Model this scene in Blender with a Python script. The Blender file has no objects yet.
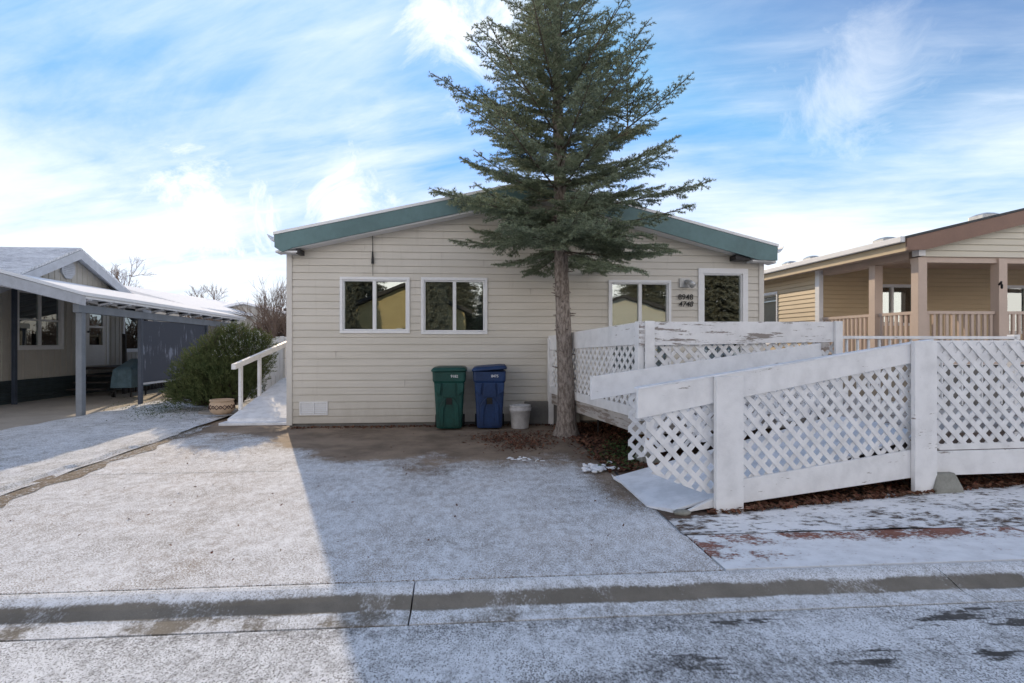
import bpy, math, random
import numpy as np
random.seed(7)
rng = np.random.default_rng(11)
R = math.radians
scene = bpy.context.scene
COL = scene.collection
F = 530.0; PSI = R(4.3); SP, CP = math.sin(PSI), math.cos(PSI); EYE = 1.5

# ------------------------------------------------------------ measuring helpers (photo -> real planes)
def G(px, py, z=0.0):
    Y = (EYE - z) * F / (py - 341.5); X = (px - 512) / F * Y
    return (X * CP + Y * SP, -X * SP + Y * CP)
def tn(px): return math.tan(math.atan((px - 512) / F) + PSI)
def ZY(py, x, y): return EYE + (341.5 - py) * (x * SP + y * CP) / F
# ------------------------------------------------------------ mesh builder
class MB:
    def __init__(s): s.v = []; s.f = []
    def add(s, vs, fs):
        b = len(s.v); s.v += [tuple(p) for p in vs]; s.f += [tuple(i + b for i in f) for f in fs]; return s
    def boxf(s, f, u0, u1, z0, z1, o0, o1):
        return s.add([f(u, z, o) for o in (o0, o1) for z in (z0, z1) for u in (u0, u1)],
                     [(0,1,3,2),(4,6,7,5),(0,4,5,1),(2,3,7,6),(0,2,6,4),(1,5,7,3)])
    def box(s, x0, x1, y0, y1, z0, z1): return s.boxf(lambda u, z, o: (u, o, z), x0, x1, z0, z1, y0, y1)
    def hexa(s, a, b):      # two matching quads
        return s.add(list(a) + list(b), [(3,2,1,0),(4,5,6,7),(0,1,5,4),(1,2,6,5),(2,3,7,6),(3,0,4,7)])
    def prism(s, poly, f, o0, o1):
        n = len(poly)
        vs = [f(u, z, o0) for u, z in poly] + [f(u, z, o1) for u, z in poly]
        fs = [tuple(range(n))[::-1], tuple(range(n, 2 * n))] + [(i, (i+1) % n, n + (i+1) % n, n + i) for i in range(n)]
        return s.add(vs, fs)
    def slab(s, poly, z0, z1): return s.prism(poly, lambda u, v, o: (u, v, o), z0, z1)
    def loft(s, rings, cap=True):
        n = len(rings[0]); vs = [p for r in rings for p in r]; fs = []
        for k in range(len(rings) - 1):
            for i in range(n):
                j = (i + 1) % n; fs.append((k*n+i, k*n+j, (k+1)*n+j, (k+1)*n+i))
        if cap: fs += [tuple(range(n))[::-1], tuple(range((len(rings)-1)*n, len(rings)*n))]
        return s.add(vs, fs)
    def tube(s, pts, rad, n=8):
        rings = []
        for i, p in enumerate(pts):
            p = np.array(p, float); a = np.array(pts[max(i-1, 0)], float); b = np.array(pts[min(i+1, len(pts)-1)], float)
            t = b - a; t /= np.linalg.norm(t) + 1e-9
            q = np.cross(t, (0, 0, 1) if abs(t[2]) < .9 else (1, 0, 0)); q /= np.linalg.norm(q); w = np.cross(t, q)
            r = rad[i] if hasattr(rad, '__len__') else rad
            rings.append([tuple(p + r * (math.cos(k*2*math.pi/n) * q + math.sin(k*2*math.pi/n) * w)) for k in range(n)])
        return s.loft(rings)
    def lathe(s, cx, cy, prof, n=28):
        return s.loft([[(cx + r*math.cos(k*2*math.pi/n), cy + r*math.sin(k*2*math.pi/n), z) for k in range(n)] for r, z in prof])
    def build(s, name, m, parent=None, bevel=0, smooth=False, loc=None):
        me = bpy.data.meshes.new(name); off = np.zeros(3)
        if parent is not None: off = np.array(parent['_w'])
        elif loc is not None: off = np.array(loc, float)
        vs = (np.array(s.v) - off); me.from_pydata(vs.tolist(), [], s.f); me.update()
        o = bpy.data.objects.new(name, me); COL.objects.link(o); me.materials.append(m)
        if parent is not None: o.parent = parent
        elif loc is not None: o.location = off
        o['_w'] = list(map(float, off))
        import bmesh
        bm = bmesh.new(); bm.from_mesh(me); bmesh.ops.recalc_face_normals(bm, faces=bm.faces); bm.to_mesh(me); bm.free()
        if smooth: me.polygons.foreach_set('use_smooth', [True]*len(me.polygons))
        if bevel:
            b = o.modifiers.new('bevel', 'BEVEL'); b.width = bevel; b.segments = 2; b.limit_method = 'ANGLE'
        return o
def tag(o, label=None, cat=None, group=None, kind=None):
    for k, v in (('label', label), ('category', cat), ('group', group), ('kind', kind)):
        if v: o[k] = v
    return o
def thing(name, label, cat, loc, group=None, kind=None):
    o = bpy.data.objects.new(name, None); COL.objects.link(o); o.location = loc; o.empty_display_size = .2
    o['_w'] = list(map(float, loc)); return tag(o, label, cat, group, kind)

# ------------------------------------------------------------ materials
class NT:
    def __init__(s, name):
        s.m = bpy.data.materials.new(name); s.m.use_nodes = True; s.t = s.m.node_tree; s.n = s.t.nodes
        s.b = s.n['Principled BSDF']; s.co = s.n.new('ShaderNodeTexCoord').outputs['Object']
    def new(s, ty, **k):
        x = s.n.new(ty)
        for a, b in k.items(): setattr(x, a, b)
        return x
    def lk(s, a, b):
        if isinstance(a, (int, float)): b.default_value = a
        elif isinstance(a, (tuple, list)): b.default_value = (*a, 1) if len(a) == 3 and b.type == 'RGBA' else a
        else: s.t.links.new(a, b)
    def noise(s, scale, detail=4, rough=.55, vec=None, dist=0):
        x = s.new('ShaderNodeTexNoise'); s.lk(vec if vec is not None else s.co, x.inputs['Vector'])
        x.inputs['Scale'].default_value = scale; x.inputs['Detail'].default_value = detail
        x.inputs['Roughness'].default_value = rough; x.inputs['Distortion'].default_value = dist
        return x.outputs['Fac']
    def map(s, scale=(1,1,1), rot=(0,0,0)):
        x = s.new('ShaderNodeMapping'); s.lk(s.co, x.inputs['Vector']); x.inputs['Scale'].default_value = scale; x.inputs['Rotation'].default_value = rot
        return x.outputs[0]
    def math(s, op, a, b=0.0, c=None, clamp=False):
        x = s.new('ShaderNodeMath', operation=op, use_clamp=clamp); s.lk(a, x.inputs[0]); s.lk(b, x.inputs[1])
        if c is not None: s.lk(c, x.inputs[2])
        return x.outputs[0]
    def step(s, v, lo, hi):
        x = s.new('ShaderNodeMapRange', interpolation_type='SMOOTHSTEP'); s.lk(v, x.inputs[0]); s.lk(lo, x.inputs[1]); s.lk(hi, x.inputs[2])
        return x.outputs[0]
    def mix(s, f, a, b):
        x = s.new('ShaderNodeMix', data_type='RGBA'); s.lk(f, x.inputs[0]); s.lk(a, x.inputs[6]); s.lk(b, x.inputs[7]); return x.outputs[2]
    def xyz(s):
        x = s.new('ShaderNodeSeparateXYZ'); s.lk(s.co, x.inputs[0]); return x.outputs
    def wpos(s):
        g = s.new('ShaderNodeNewGeometry'); s.co = g.outputs['Position']; return s.xyz()
    def bump(s, h, strength=.5, dist=.01):
        x = s.new('ShaderNodeBump'); x.inputs['Strength'].default_value = strength; x.inputs['Distance'].default_value = dist
        s.lk(h, x.inputs['Height']); s.lk(x.outputs[0], s.b.inputs['Normal'])
    def fin(s, col, rough=.7, spec=.3, metal=0):
        s.lk(col, s.b.inputs['Base Color']); s.lk(rough, s.b.inputs['Roughness'])
        s.b.inputs['Specular IOR Level'].default_value = spec; s.b.inputs['Metallic'].default_value = metal; return s.m
def sc3(c, k): return tuple(min(1, x * k) for x in c)
def plain(name, c, rough=.6, var=.15, scale=6, bump=.15, spec=.3, metal=0, bd=.004):
    t = NT(name); n1 = t.noise(scale, 6, .6); n2 = t.noise(scale * 9, 3)
    f = t.math('ADD', t.math('MULTIPLY', n1, .7), t.math('MULTIPLY', n2, .3))
    if bump: t.bump(n2, bump, bd)
    return t.fin(t.mix(t.step(f, .3, .7), sc3(c, 1 - var), sc3(c, 1 + var)), rough, spec, metal)
def painted(name, c=(.78,.78,.785), wood=(.27,.24,.22), peel=.62, streak=(1.2,1.2,9), dirt=.1):
    """white exterior paint, worn through to grey wood along the grain"""
    t = NT(name); t.wpos()
    g = t.noise(3.0, 8, .68, t.map(streak)); big = t.noise(1.3, 3, .5); fine = t.noise(34, 4, .6, t.map((1,1,3)))
    p = t.math('ADD', t.math('MULTIPLY', g, .72), t.math('MULTIPLY', big, .28))
    p = t.math('ADD', p, t.math('MULTIPLY', t.math('SUBTRACT', fine, .5), .12))
    k = t.step(p, peel, peel + .035)
    base = t.mix(t.step(t.noise(5, 6, .6), .35, .75), c, sc3(c, 1 - dirt * 1.6))
    t.bump(t.math('SUBTRACT', fine, k), .35, .003)
    return t.fin(t.mix(k, base, wood), .62, .3)
SNOWC = (.84, .86, .89)
def snowy(name, ground, cover, gvar=.25, speck=42, soft=.07, vecscale=(1,1,1), relief=.012, gscale=3, zones=None, grit=0):
    """ground with a thin broken dusting of snow; cover 0..1, zones(t, xyz) -> extra cover"""
    t = NT(name); p = t.wpos()
    gcol = t.mix(t.step(t.noise(gscale, 8, .65), .3, .7), sc3(ground, 1 - gvar), sc3(ground, 1 + gvar))
    gcol = t.mix(t.math('MULTIPLY', t.step(t.noise(190, 2), .52, .7), .35), gcol, sc3(ground, .5))
    s1 = t.noise(speck, 5, .72, t.map(vecscale)); s2 = t.noise(speck * .22, 4, .6, t.map(vecscale)); s3 = t.noise(.9, 3, .5, t.map(vecscale))
    n = t.math('ADD', t.math('MULTIPLY', s1, .56), t.math('MULTIPLY', s2, .26)); n = t.math('ADD', n, t.math('MULTIPLY', s3, .18))
    c = t.math('ADD', n, (cover - .5) * .42 if not zones else t.math('ADD', zones(t, p), (cover - .5) * .42))
    k = t.step(c, .5 - soft, .5 + soft)
    if grit:
        g1 = t.noise(speck * 1.9, 2, .6, t.map((1,.8,1))); g2 = t.noise(2.3, 3)
        k = t.math('MULTIPLY', k, t.math('SUBTRACT', 1.0, t.math('MULTIPLY', t.step(t.math('ADD', g1, t.math('MULTIPLY', t.math('SUBTRACT', g2, .5), .22)), .555, .60), grit)))
    sn = t.mix(t.step(s2, .35, .65), sc3(SNOWC, .88), SNOWC)
    t.bump(t.math('ADD', t.math('MULTIPLY', k, .7), t.math('MULTIPLY', t.noise(speck * 2.2, 3), .5)), .8, relief)
    m = t.fin(t.mix(k, gcol, sn), .85, .2); return m

M = {}
M['siding'] = None
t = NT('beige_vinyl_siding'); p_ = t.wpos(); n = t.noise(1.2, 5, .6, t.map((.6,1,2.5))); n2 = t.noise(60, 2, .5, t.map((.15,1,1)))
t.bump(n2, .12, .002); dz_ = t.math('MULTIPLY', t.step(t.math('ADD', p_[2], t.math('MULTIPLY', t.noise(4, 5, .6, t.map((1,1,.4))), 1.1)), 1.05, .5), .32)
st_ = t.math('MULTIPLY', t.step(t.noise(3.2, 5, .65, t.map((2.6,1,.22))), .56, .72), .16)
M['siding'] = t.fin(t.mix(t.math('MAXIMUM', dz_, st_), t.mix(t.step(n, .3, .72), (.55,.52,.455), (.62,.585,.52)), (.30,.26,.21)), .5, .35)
t = NT('tan_vinyl_siding'); t.wpos(); n = t.noise(1.2, 5, .6, t.map((.6,1,2.5)))
M['tan'] = t.fin(t.mix(t.step(n, .3, .72), (.50,.395,.25), (.56,.445,.285)), .5, .3)
t = NT('cream_vinyl_siding'); t.wpos(); n = t.noise(1.2, 5, .6, t.map((.6,1,2.5)))
M['cream'] = t.fin(t.mix(t.step(n, .3, .72), (.57,.53,.43), (.62,.58,.48)), .5, .3)
M['yellow'] = plain('yellow_siding', (.50,.40,.20), .6, .08, 2, .1)
M['green'] = plain('green_fascia_paint', (.10,.18,.185), .45, .16, 1.6, .1, .4)
M['vinylwhite'] = plain('white_vinyl', (.74,.745,.75), .4, .05, 3, .05, .4)
M['trimgrey'] = plain('beige_corner_vinyl', (.60,.575,.53), .45, .05, 3, .05)
M['white'] = painted('worn_white_paint', (.80,.80,.80))
M['white2'] = painted('weathered_white_paint', peel=.525, streak=(.7,.7,8))
M['lattice'] = painted('white_lattice_paint', (.81,.81,.81), peel=.68, streak=(3,3,3), dirt=.14)
M['oldwood'] = painted('bleached_deck_wood', (.47,.44,.41), (.25,.21,.18), .5, (.8,.8,7))
M['raw'] = plain('raw_orange_wood', (.50,.24,.08), .7, .2, 8)
M['darkroom'] = plain('dark_interior', (.16,.15,.135), .9, .2, 2, 0)
M['blind'] = plain('window_blind', (.46,.44,.39), .6, .1, 3, 0)
M['shingle'] = plain('dark_shingle', (.07,.075,.08), .9, .3, 9, .5)
M['snow'] = plain('snow_cover', (.85,.87,.9), .9, .03, 4, .6, .15, bd=.02)
M['grey'] = plain('blue_grey_paint', (.19,.215,.25), .55, .14, 4, .2)
M['navy'] = plain('dark_navy_paint', (.055,.07,.10), .5, .2, 4, .2)
M['lathwall'] = plain('grey_lath', (.17,.16,.14), .8, .25, 8, .4)
M['greywall'] = plain('grey_wall_paint', (.48,.46,.42), .7, .07, 3, .1)
M['palegrey'] = plain('pale_grey_fascia', (.47,.49,.53), .5, .12, 5, .1)
M['skirt'] = plain('dark_green_skirting', (.035,.05,.055), .5, .25, 5, .2)
M['darkwood'] = plain('dark_stained_wood', (.055,.048,.045), .75, .3, 5, .3)
M['black'] = plain('black_metal', (.018,.018,.02), .45, .2, 5, .05)
M['brownfascia'] = plain('brown_fascia_paint', (.215,.13,.095), .55, .08, 3, .1)
M['taupe'] = plain('taupe_post_paint', (.52,.41,.335), .55, .05, 3, .1)
M['binGreen'] = plain('green_plastic', (.007,.058,.048), .48, .35, 3, .12, .45)
M['binBlue'] = plain('blue_plastic', (.012,.036,.11), .48, .35, 3, .12, .45)
M['rubber'] = plain('black_rubber', (.02,.02,.02), .7)
M['bucket'] = plain('scuffed_white_plastic', (.55,.55,.56), .5, .22, 9, .15)
M['concrete'] = plain('pier_concrete', (.27,.27,.24), .9, .18, 6, .5, .15)
M['block'] = plain('grey_block', (.16,.155,.145), .9, .2, 5, .4, .15)
M['terracotta'] = plain('pale_terracotta', (.50,.37,.26), .75, .12, 5, .2)
M['potmark'] = plain('dark_glaze', (.07,.04,.035), .6)
M['slate'] = plain('grey_paver', (.24,.225,.205), .9, .2, 5, .4)
M['brick'] = plain('red_brick', (.30,.13,.09), .9, .25, 8, .4)
M['letter'] = plain('black_numerals', (.012,.012,.012), .5)
M['label'] = plain('white_mark', (.75,.76,.78), .5, .03)
M['blue'] = plain('blue_tarp', (.12,.20,.25), .6, .25, 5, .4)
M['lamp'] = plain('galvanised_lamp', (.45,.46,.46), .35, .2, 9, .1, .5, .4)
t = NT('spruce_bark'); t.wpos(); n = t.noise(14, 7, .7, t.map((2.2,2.2,.8))); n2 = t.noise(2.5, 4)
t.bump(n, 1, .03); M['bark'] = t.fin(t.mix(t.step(n, .38, .62), (.16,.13,.11), t.mix(n2, (.42,.365,.32), (.29,.25,.22))), .9, .15)
M['twig'] = plain('twig_bark', (.10,.08,.06), .9, .25, 7, .2)
M['baretwig'] = plain('bare_twig_bark', (.20,.15,.12), .9, .2, 7, .1)
def foliage(name, a, b, tip, sc=1.6):
    t = NT(name); t.wpos(); n = t.noise(sc, 3, .6); f = t.noise(22, 3)
    c = t.mix(t.step(n, .35, .65), a, b); c = t.mix(t.math('MULTIPLY', t.step(f, .5, .75), .75), c, tip)
    t.lk(c, t.b.inputs['Base Color']); t.b.inputs['Roughness'].default_value = .6; t.b.inputs['Specular IOR Level'].default_value = .25
    tr = t.new('ShaderNodeBsdfTranslucent'); t.lk(c, tr.inputs['Color']); mx = t.new('ShaderNodeMixShader'); mx.inputs[0].default_value = .25
    t.lk(t.b.outputs[0], mx.inputs[1]); t.lk(tr.outputs[0], mx.inputs[2]); t.lk(mx.outputs[0], t.n['Material Output'].inputs['Surface']); return t.m
M['needle'] = foliage('spruce_needles', (.19,.225,.135), (.235,.285,.195), (.40,.44,.33))
M['juniper'] = foliage('juniper_foliage', (.095,.135,.05), (.14,.17,.065), (.30,.30,.14), 3)
M['pine'] = foliage('far_pine_needles', (.19,.19,.14), (.23,.22,.16), (.3,.28,.22))
M['brownhedge'] = foliage('bare_brown_hedge', (.16,.11,.075), (.20,.14,.10), (.28,.21,.15))
def glass():
    t = NT('window_glass'); t.n.remove(t.b)
    tr = t.new('ShaderNodeBsdfTransparent'); tr.inputs[0].default_value = (.62,.66,.64,1)
    gl = t.new('ShaderNodeBsdfGlossy'); gl.inputs['Roughness'].default_value = .004; gl.inputs[0].default_value = (.86,.93,.92,1)
    fr = t.new('ShaderNodeLayerWeight'); fr.inputs[0].default_value = .28
    w = t.noise(1.2, 2); bp = t.new('ShaderNodeBump'); bp.inputs['Strength'].default_value = .06; bp.inputs['Distance'].default_value = .02
    t.lk(w, bp.inputs['Height']); t.lk(bp.outputs[0], gl.inputs['Normal'])
    f = t.math('ADD', t.math('MULTIPLY', fr.outputs['Fresnel'], .8), .27, clamp=True)
    mx = t.new('ShaderNodeMixShader'); t.lk(f, mx.inputs[0]); t.lk(tr.outputs[0], mx.inputs[1]); t.lk(gl.outputs[0], mx.inputs[2])
    t.lk(mx.outputs[0], t.n['Material Output'].inputs['Surface']); return t.m
M['glass'] = glass()

# ground materials -------------------------------------------------
def z_drive(t, p):      # bare near the house, snow thick near the street
    x, y = p[0], p[1]
    wob = t.math('MULTIPLY', t.math('SUBTRACT', t.noise(1.1, 3), .5), 2.6)
    yy = t.math('ADD', y, wob)
    left_part = t.step(t.math('ADD', x, t.math('MULTIPLY', y, .36)), .9, -.5)          # snow reaches further up the left part
    bare = t.math('MULTIPLY', t.step(t.math('SUBTRACT', yy, t.math('MULTIPLY', left_part, 2.0)), 5.9, 7.7), -.36)
    edge = t.math('MULTIPLY', t.step(t.math('SUBTRACT', x, t.math('MULTIPLY', wob, .06)), 1.12, 1.5), t.step(y, 4.3, 5.2))
    return t.math('ADD', bare, t.math('MULTIPLY', edge, -.22))
M['drive'] = snowy('dusted_driveway_concrete', (.25,.19,.14), .70, .35, 58, .13, (1,.62,1), .006, 1.4, z_drive, .9)
M['ndrive'] = plain('bare_concrete', (.40,.365,.32), .9, .14, 1.2, .3, .15)
M['lawn'] = snowy('snowy_grass', (.19,.165,.12), .74, .35, 40, .12, (1,.8,1), .03, 9, None, .6)
M['yard'] = snowy('frozen_yard_soil', (.115,.08,.06), .62, .35, 9, .05, (1,1.8,1), .03, 9,
                  lambda t, p: t.math('MULTIPLY', t.step(t.math('ADD', p[1], t.math('ADD', t.math('MULTIPLY', p[0], -.19), t.math('MULTIPLY', t.math('SUBTRACT', t.noise(1.7, 3), .5), .5))), 4.02, 4.28), -.6))
M['far'] = snowy('far_snowy_ground', (.16,.14,.11), .7, .3, 5)
def z_kerb(t, p):
    wob = t.math('MULTIPLY', t.math('SUBTRACT', t.noise(2.2, 4), .5), .07)
    y = t.math('ADD', p[1], wob)
    band = t.math('MULTIPLY', t.step(y, 3.25, 3.20), t.step(y, 3.105, 3.135))  # barer kerb face; its shade is put into the colour as a dark band
    pan = t.step(y, 3.13, 3.10)
    w = t.step(t.noise(2.6, 4), .42, .62)
    west = t.step(p[0], 1.5, -1.5)
    return t.math('ADD', t.math('MULTIPLY', band, t.math('ADD', -.32, t.math('MULTIPLY', w, .14))), t.math('MULTIPLY', pan, t.math('MULTIPLY', t.math('ADD', .3, west), t.math('MULTIPLY', w, -.17))))
M['kerb'] = snowy('dusted_kerb_concrete', (.20,.18,.15), .74, .2, 66, .13, (1,.65,1), .005, 3, z_kerb, .6)
def z_road(t, p):
    tr = t.noise(1.0, 3, .5, t.map((.16, 3.2, 1)))
    bare = t.math('MULTIPLY', t.step(t.noise(2.4, 6, .65, t.map((.5,1.9,1))), .55, .62), t.step(p[0], .4, 1.8))
    return t.math('ADD', t.math('MULTIPLY', t.step(tr, .47, .66), -.06), t.math('MULTIPLY', bare, -.24))
M['road'] = snowy('dusted_asphalt', (.10,.095,.09), .73, .3, 60, .14, (1,.65,1), .006, 4, z_road, .75)
def z_brick(t, p):
    e = t.math('MULTIPLY', t.step(p[1], 3.7, 3.95), t.step(t.noise(2.5, 5, .65, t.map((.8,1,1))), .42, .6))
    e2 = t.math('MULTIPLY', t.math('MULTIPLY', t.step(p[0], 2.5, 1.9), t.step(p[1], 3.45, 3.6)), t.step(t.noise(5, 4), .42, .55))
    return t.math('MULTIPLY', t.math('MAXIMUM', e, t.math('MULTIPLY', e2, .6)), -.20)
M['redpave'] = snowy('dusted_red_paving', (.27,.125,.095), .74, .25, 26, .06, (1,1.5,1), .01, 5, z_brick)

# ------------------------------------------------------------ the ground
def struct(name, mb, m): o = mb.build(name, m); return tag(o, kind='structure')
g = MB(); prof = [(-400,-.02),(-7.6,-.02),(-7.6,-.24),(3.40,-.24),(3.40,-.12),(9.7,-.12),(9.7,-.04),(400,-.04)]
for (ya, za), (yb, zb) in zip(prof, prof[1:]): g.add([(-400,ya,za),(400,ya,za),(400,yb,zb),(-400,yb,zb)], [(0,1,2,3)])
struct('ground', g, M['far'])
d = MB()
for (x0a, x0b, x1, ya, yb) in ((-4.60,-4.75,1.62,3.372,6.30),(-4.75,-5.0,1.56,6.318,9.80)):
    d.slab([(x0a,ya),(x1+.03,ya),(x1,yb),(x0b,yb)], -.1, 0)
d.slab([(-4.95,9.812),(-3.2,9.812),(-3.2,13),(-4.9,13)], -.1, -.002)
struct('driveway', d, M['drive'])
k = MB(); kp = [(3.352,0),(3.335,.003),(3.30,.0),(3.26,-.010),(3.225,-.021),(3.19,-.034),(3.16,-.047),(3.13,-.059),(3.10,-.066),(2.98,-.071),(2.98,-.2),(3.352,-.2)]
xs = [-400,-17.4,-14,-10.6,-7.2,-3.77,-.355,3.07,6.5,9.9,13.3,400]
for a, b in zip(xs, xs[1:]): k.prism(kp, lambda u, z, o: (o, u, z), a + .005, b - .005)
struct('kerb', k, M['kerb'])
r = MB(); rp = [(2.968,-.074),(1.5,-.05),(-2,-.01),(-5,-.05),(-7.4,-.11)]
for (ya, za), (yb, zb) in zip(rp, rp[1:]): r.add([(-400,ya,za),(400,ya,za),(400,yb,zb),(-400,yb,zb)], [(0,1,2,3)])
struct('road', r, M['road'])
p = MB(); p.slab([(1.665,3.372),(40,3.372),(40,3.965),(1.655,3.985)], -.1, .004); struct('paved_strip', p, M['redpave'])
def grid(x0, x1, y0, y1, nx, ny, fz):
    m = MB(); X = np.linspace(0, 1, nx + 1); Y = np.linspace(0, 1, ny + 1)
    for j in Y:
        for i in X:
            a = x0(j) if callable(x0) else x0; b = x1(j) if callable(x1) else x1
            x = a + (b - a) * i; y = y0 + (y1 - y0) * j; m.v.append((x, y, fz(x, y)))
    for j in range(ny):
        for i in range(nx): q = j*(nx+1)+i; m.f.append((q, q+1, q+nx+2, q+nx+1))
    return m
def bumpy(x, y, a): return a * (math.sin(x*5.1+y*1.7) + math.sin(y*6.3-x*2.2) + math.sin(x*11+y*9)*.5) * .4
lw = grid(lambda j: -7.7, lambda j: -4.45 - .30*min(1,j*1.6), 3.372, 14, 60, 120, lambda x, y: .012 + bumpy(x, y, .012) + (.03 if x < -4.7 else 0))
o = struct('lawn', lw, M['lawn'])
yd = grid(1.63, 12, 3.975, 9.6, 90, 70, lambda x, y: .008 + abs(bumpy(x, y, .014)))
struct('yard', yd, M['yard'])
nd = MB(); nd.slab([(-18,3.372),(-7.71,3.372),(-7.71,24),(-18,24)], -.1, .004); struct('neighbour_driveway', nd, M['ndrive'])
dt = grid(lambda j: -4.66 - .24*j, lambda j: -4.20 - .38*j + .05*math.sin(j*31)+.03*math.sin(j*77), 3.4, 9.8, 8, 90, lambda x, y: .004 + abs(bumpy(x, y, .003)))
M['dirt'] = snowy('edge_dirt', (.20,.16,.12), .40, .3, 40, .06, (1,1,1), .02, 9)
struct('dirt_path', dt, M['dirt'])

# ------------------------------------------------------------ walls, windows
def siding(mb, f, z0, z1, ulim, openings=(), pitch=.127, out=.014):
    cuts = {z0, z1}; z = z0
    GV = pitch * (.08 if out < .016 else .2)
    while z < z1:
        cuts.add(round(z, 5)); z += pitch
        if out > 0 and z - GV < z1: cuts.add(round(z - GV, 5))
    for o_ in openings: cuts |= {o_[2], o_[3]}
    cuts = sorted(c for c in cuts if z0 <= c <= z1)
    cut2 = []
    for c in cuts:
        if not cut2 or c - cut2[-1] > 1e-4: cut2.append(c)
    for a, b in zip(cut2, cut2[1:]):
        kk = math.floor((a - z0) / pitch + 1e-3); zc = z0 + kk * pitch
        oa = out * (1 - .7 * (a - zc) / pitch); ob = out * (1 - .7 * (b - zc) / pitch)
        gr = a - zc > pitch - GV - 1e-3
        if gr and out > 0: oa = ob = -.006
        la, ra = ulim(a); lb, rb = ulim(b - 1e-6)
        if ra - la < .01: continue
        segs = [(None, None)]; ops = sorted(q for q in openings if q[2] <= a + 1e-5 and q[3] >= b - 1e-5)
        pts = [None]
        for q in ops: pts += [q[0], q[1]]
        pts.append(None)
        for i in range(0, len(pts), 2):
            L0, R0 = pts[i], pts[i+1]
            A, B = (la if L0 is None else L0), (ra if R0 is None else R0); C, D = (lb if L0 is None else L0), (rb if R0 is None else R0)
            mb.add([f(A,a,oa), f(B,a,oa), f(D,b,ob), f(C,b,ob)], [(0,1,2,3)])
            if out > 0 and abs(a - zc) < 1e-3 and kk > 0: mb.add([f(A,a,-.01), f(B,a,-.01), f(B,a,oa), f(A,a,oa)], [(0,1,2,3)])
            if gr and out > 0: mb.add([f(A,a,-.01), f(B,a,-.01), f(B,a,out*.3), f(A,a,out*.3)], [(0,1,2,3)])
    return mb
def window(parent, f, u0, u1, z0, z1, mull=(), trim=.05, blind=True, label=None, matf='vinylwhite', drop=None, rails=()):
    fr = MB()
    for a in ((u0-trim, u1+trim, z1, z1+trim), (u0-trim, u1+trim, z0-trim, z0), (u0-trim, u0, z0, z1), (u1, u1+trim, z0, z1)):
        fr.boxf(f, *a, -.03, .036)
    s = .024
    for a in ((u0+.002, u1-.002, z1-s, z1-.002), (u0+.002, u1-.002, z0+.002, z0+s), (u0+.002, u0+s, z0+s, z1-s), (u1-s, u1-.002, z0+s, z1-s)):
        fr.boxf(f, *a, -.06, .012)
    for m_ in mull: fr.boxf(f, m_-.03, m_+.03, z0+s, z1-s, -.05, .016)
    for m_ in rails: fr.boxf(f, u0+s, u1-s, m_-.02, m_+.02, -.048, .013)
    fo = fr.build('window', M[matf], parent, bevel=.004)
    if label: fo['label'] = label
    pa = MB(); pa.boxf(f, u0+s, u1-s, z0+s, z1-s, -.036, -.03); pa.build('pane', M['glass'], fo)
    rm = MB()
    o0, o1 = -.062, -1.2
    q = [(u0,z0),(u1,z0),(u1,z1),(u0,z1)]
    vs = [f(a, b, o0) for a, b in q] + [f(a, b, o1) for a, b in q]
    rm.add(vs, [(0,1,5,4),(1,2,6,5),(2,3,7,6),(3,0,4,7),(4,5,6,7)]); rm.build('recess', M['darkroom'], fo)
    if blind:
        bl = MB(); z = z1 - .04; zl = z0 + .04 if drop is None else drop
        while z > zl:
            bl.add([f(u0+.035, z, -.14), f(u1-.035, z, -.14), f(u1-.035, z-.027, -.128), f(u0+.035, z-.027, -.128)], [(0,1,2,3)]); z -= .03
        bl.build('blind', M['blind'], fo)
    return fo

# ------------------------------------------------------------ the main house
WY = 9.567; XL, XR = -3.22, 5.43; PKX, PKZ = 1.15, 4.325; ZL, ZR = 3.32, 3.235; FY = 9.27
home = thing('mobile_home', 'beige vinyl sided mobile home with green gable fascia, behind the spruce and bins', 'house', (1.1, WY, 0))
fw = lambda u, z, o: (u, WY - o, z)
def wx(px): return tn(px) * WY
def wz(py, px): return ZY(py, wx(px), WY)
def rooftop(x):
    return ZL + (x + 3.34) * (PKZ - ZL) / (PKX + 3.34) if x < PKX else ZR + (5.54 - x) * (PKZ - ZR) / (5.54 - PKX)
def ulim(z):
    z2 = z + .12
    l = XL if z2 <= rooftop(XL) else min(PKX, -3.34 + (z2 - ZL) * (PKX + 3.34) / (PKZ - ZL))
    r_ = XR if z2 <= rooftop(XR) else max(PKX, 5.54 - (z2 - ZR) * (5.54 - PKX) / (PKZ - ZR))
    return l, r_
W = [(wx(343), wx(407), wz(330.5,375), wz(280,375)), (wx(424), wx(484.5), wz(331.5,455), wz(280.5,455)),
     (wx(611), wx(668), .95, wz(283,640)), (wx(703), wx(742), .72, wz(274,722))]
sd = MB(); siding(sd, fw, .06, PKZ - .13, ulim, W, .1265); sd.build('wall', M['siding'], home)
st = MB()
for (sx, z0_, z1_) in ((-1.9,3.11,3.24),(.2,2.86,2.98),(2.6,3.36,3.49),(-.55,2.98,3.11),(2.95,3.11,3.24),(-2.4,1.2,1.34),(-1.2,.70,.82),(1.05,2.35,2.47)):
    st = MB(); st.boxf(fw, sx, sx+.004, z0_, z1_, .004, .0185); st.build('siding_seam', M['greywall'], home)
bk = MB(); bk.box(XL+.002, XL+.14, WY+.03, 26, .04, 3.17); bk.box(XR-.14, XR-.002, WY+.03, 26, .04, 3.1); bk.box(XL+.15, XR-.15, 25.8, 26, .04, 3.1)
bk.build('side_wall', M['siding'], home)
ft = MB(); ft.box(XL+.02, XR-.02, WY+.02, WY+.1, -.02, .06); ft.build('footing', M['block'], home)
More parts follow.
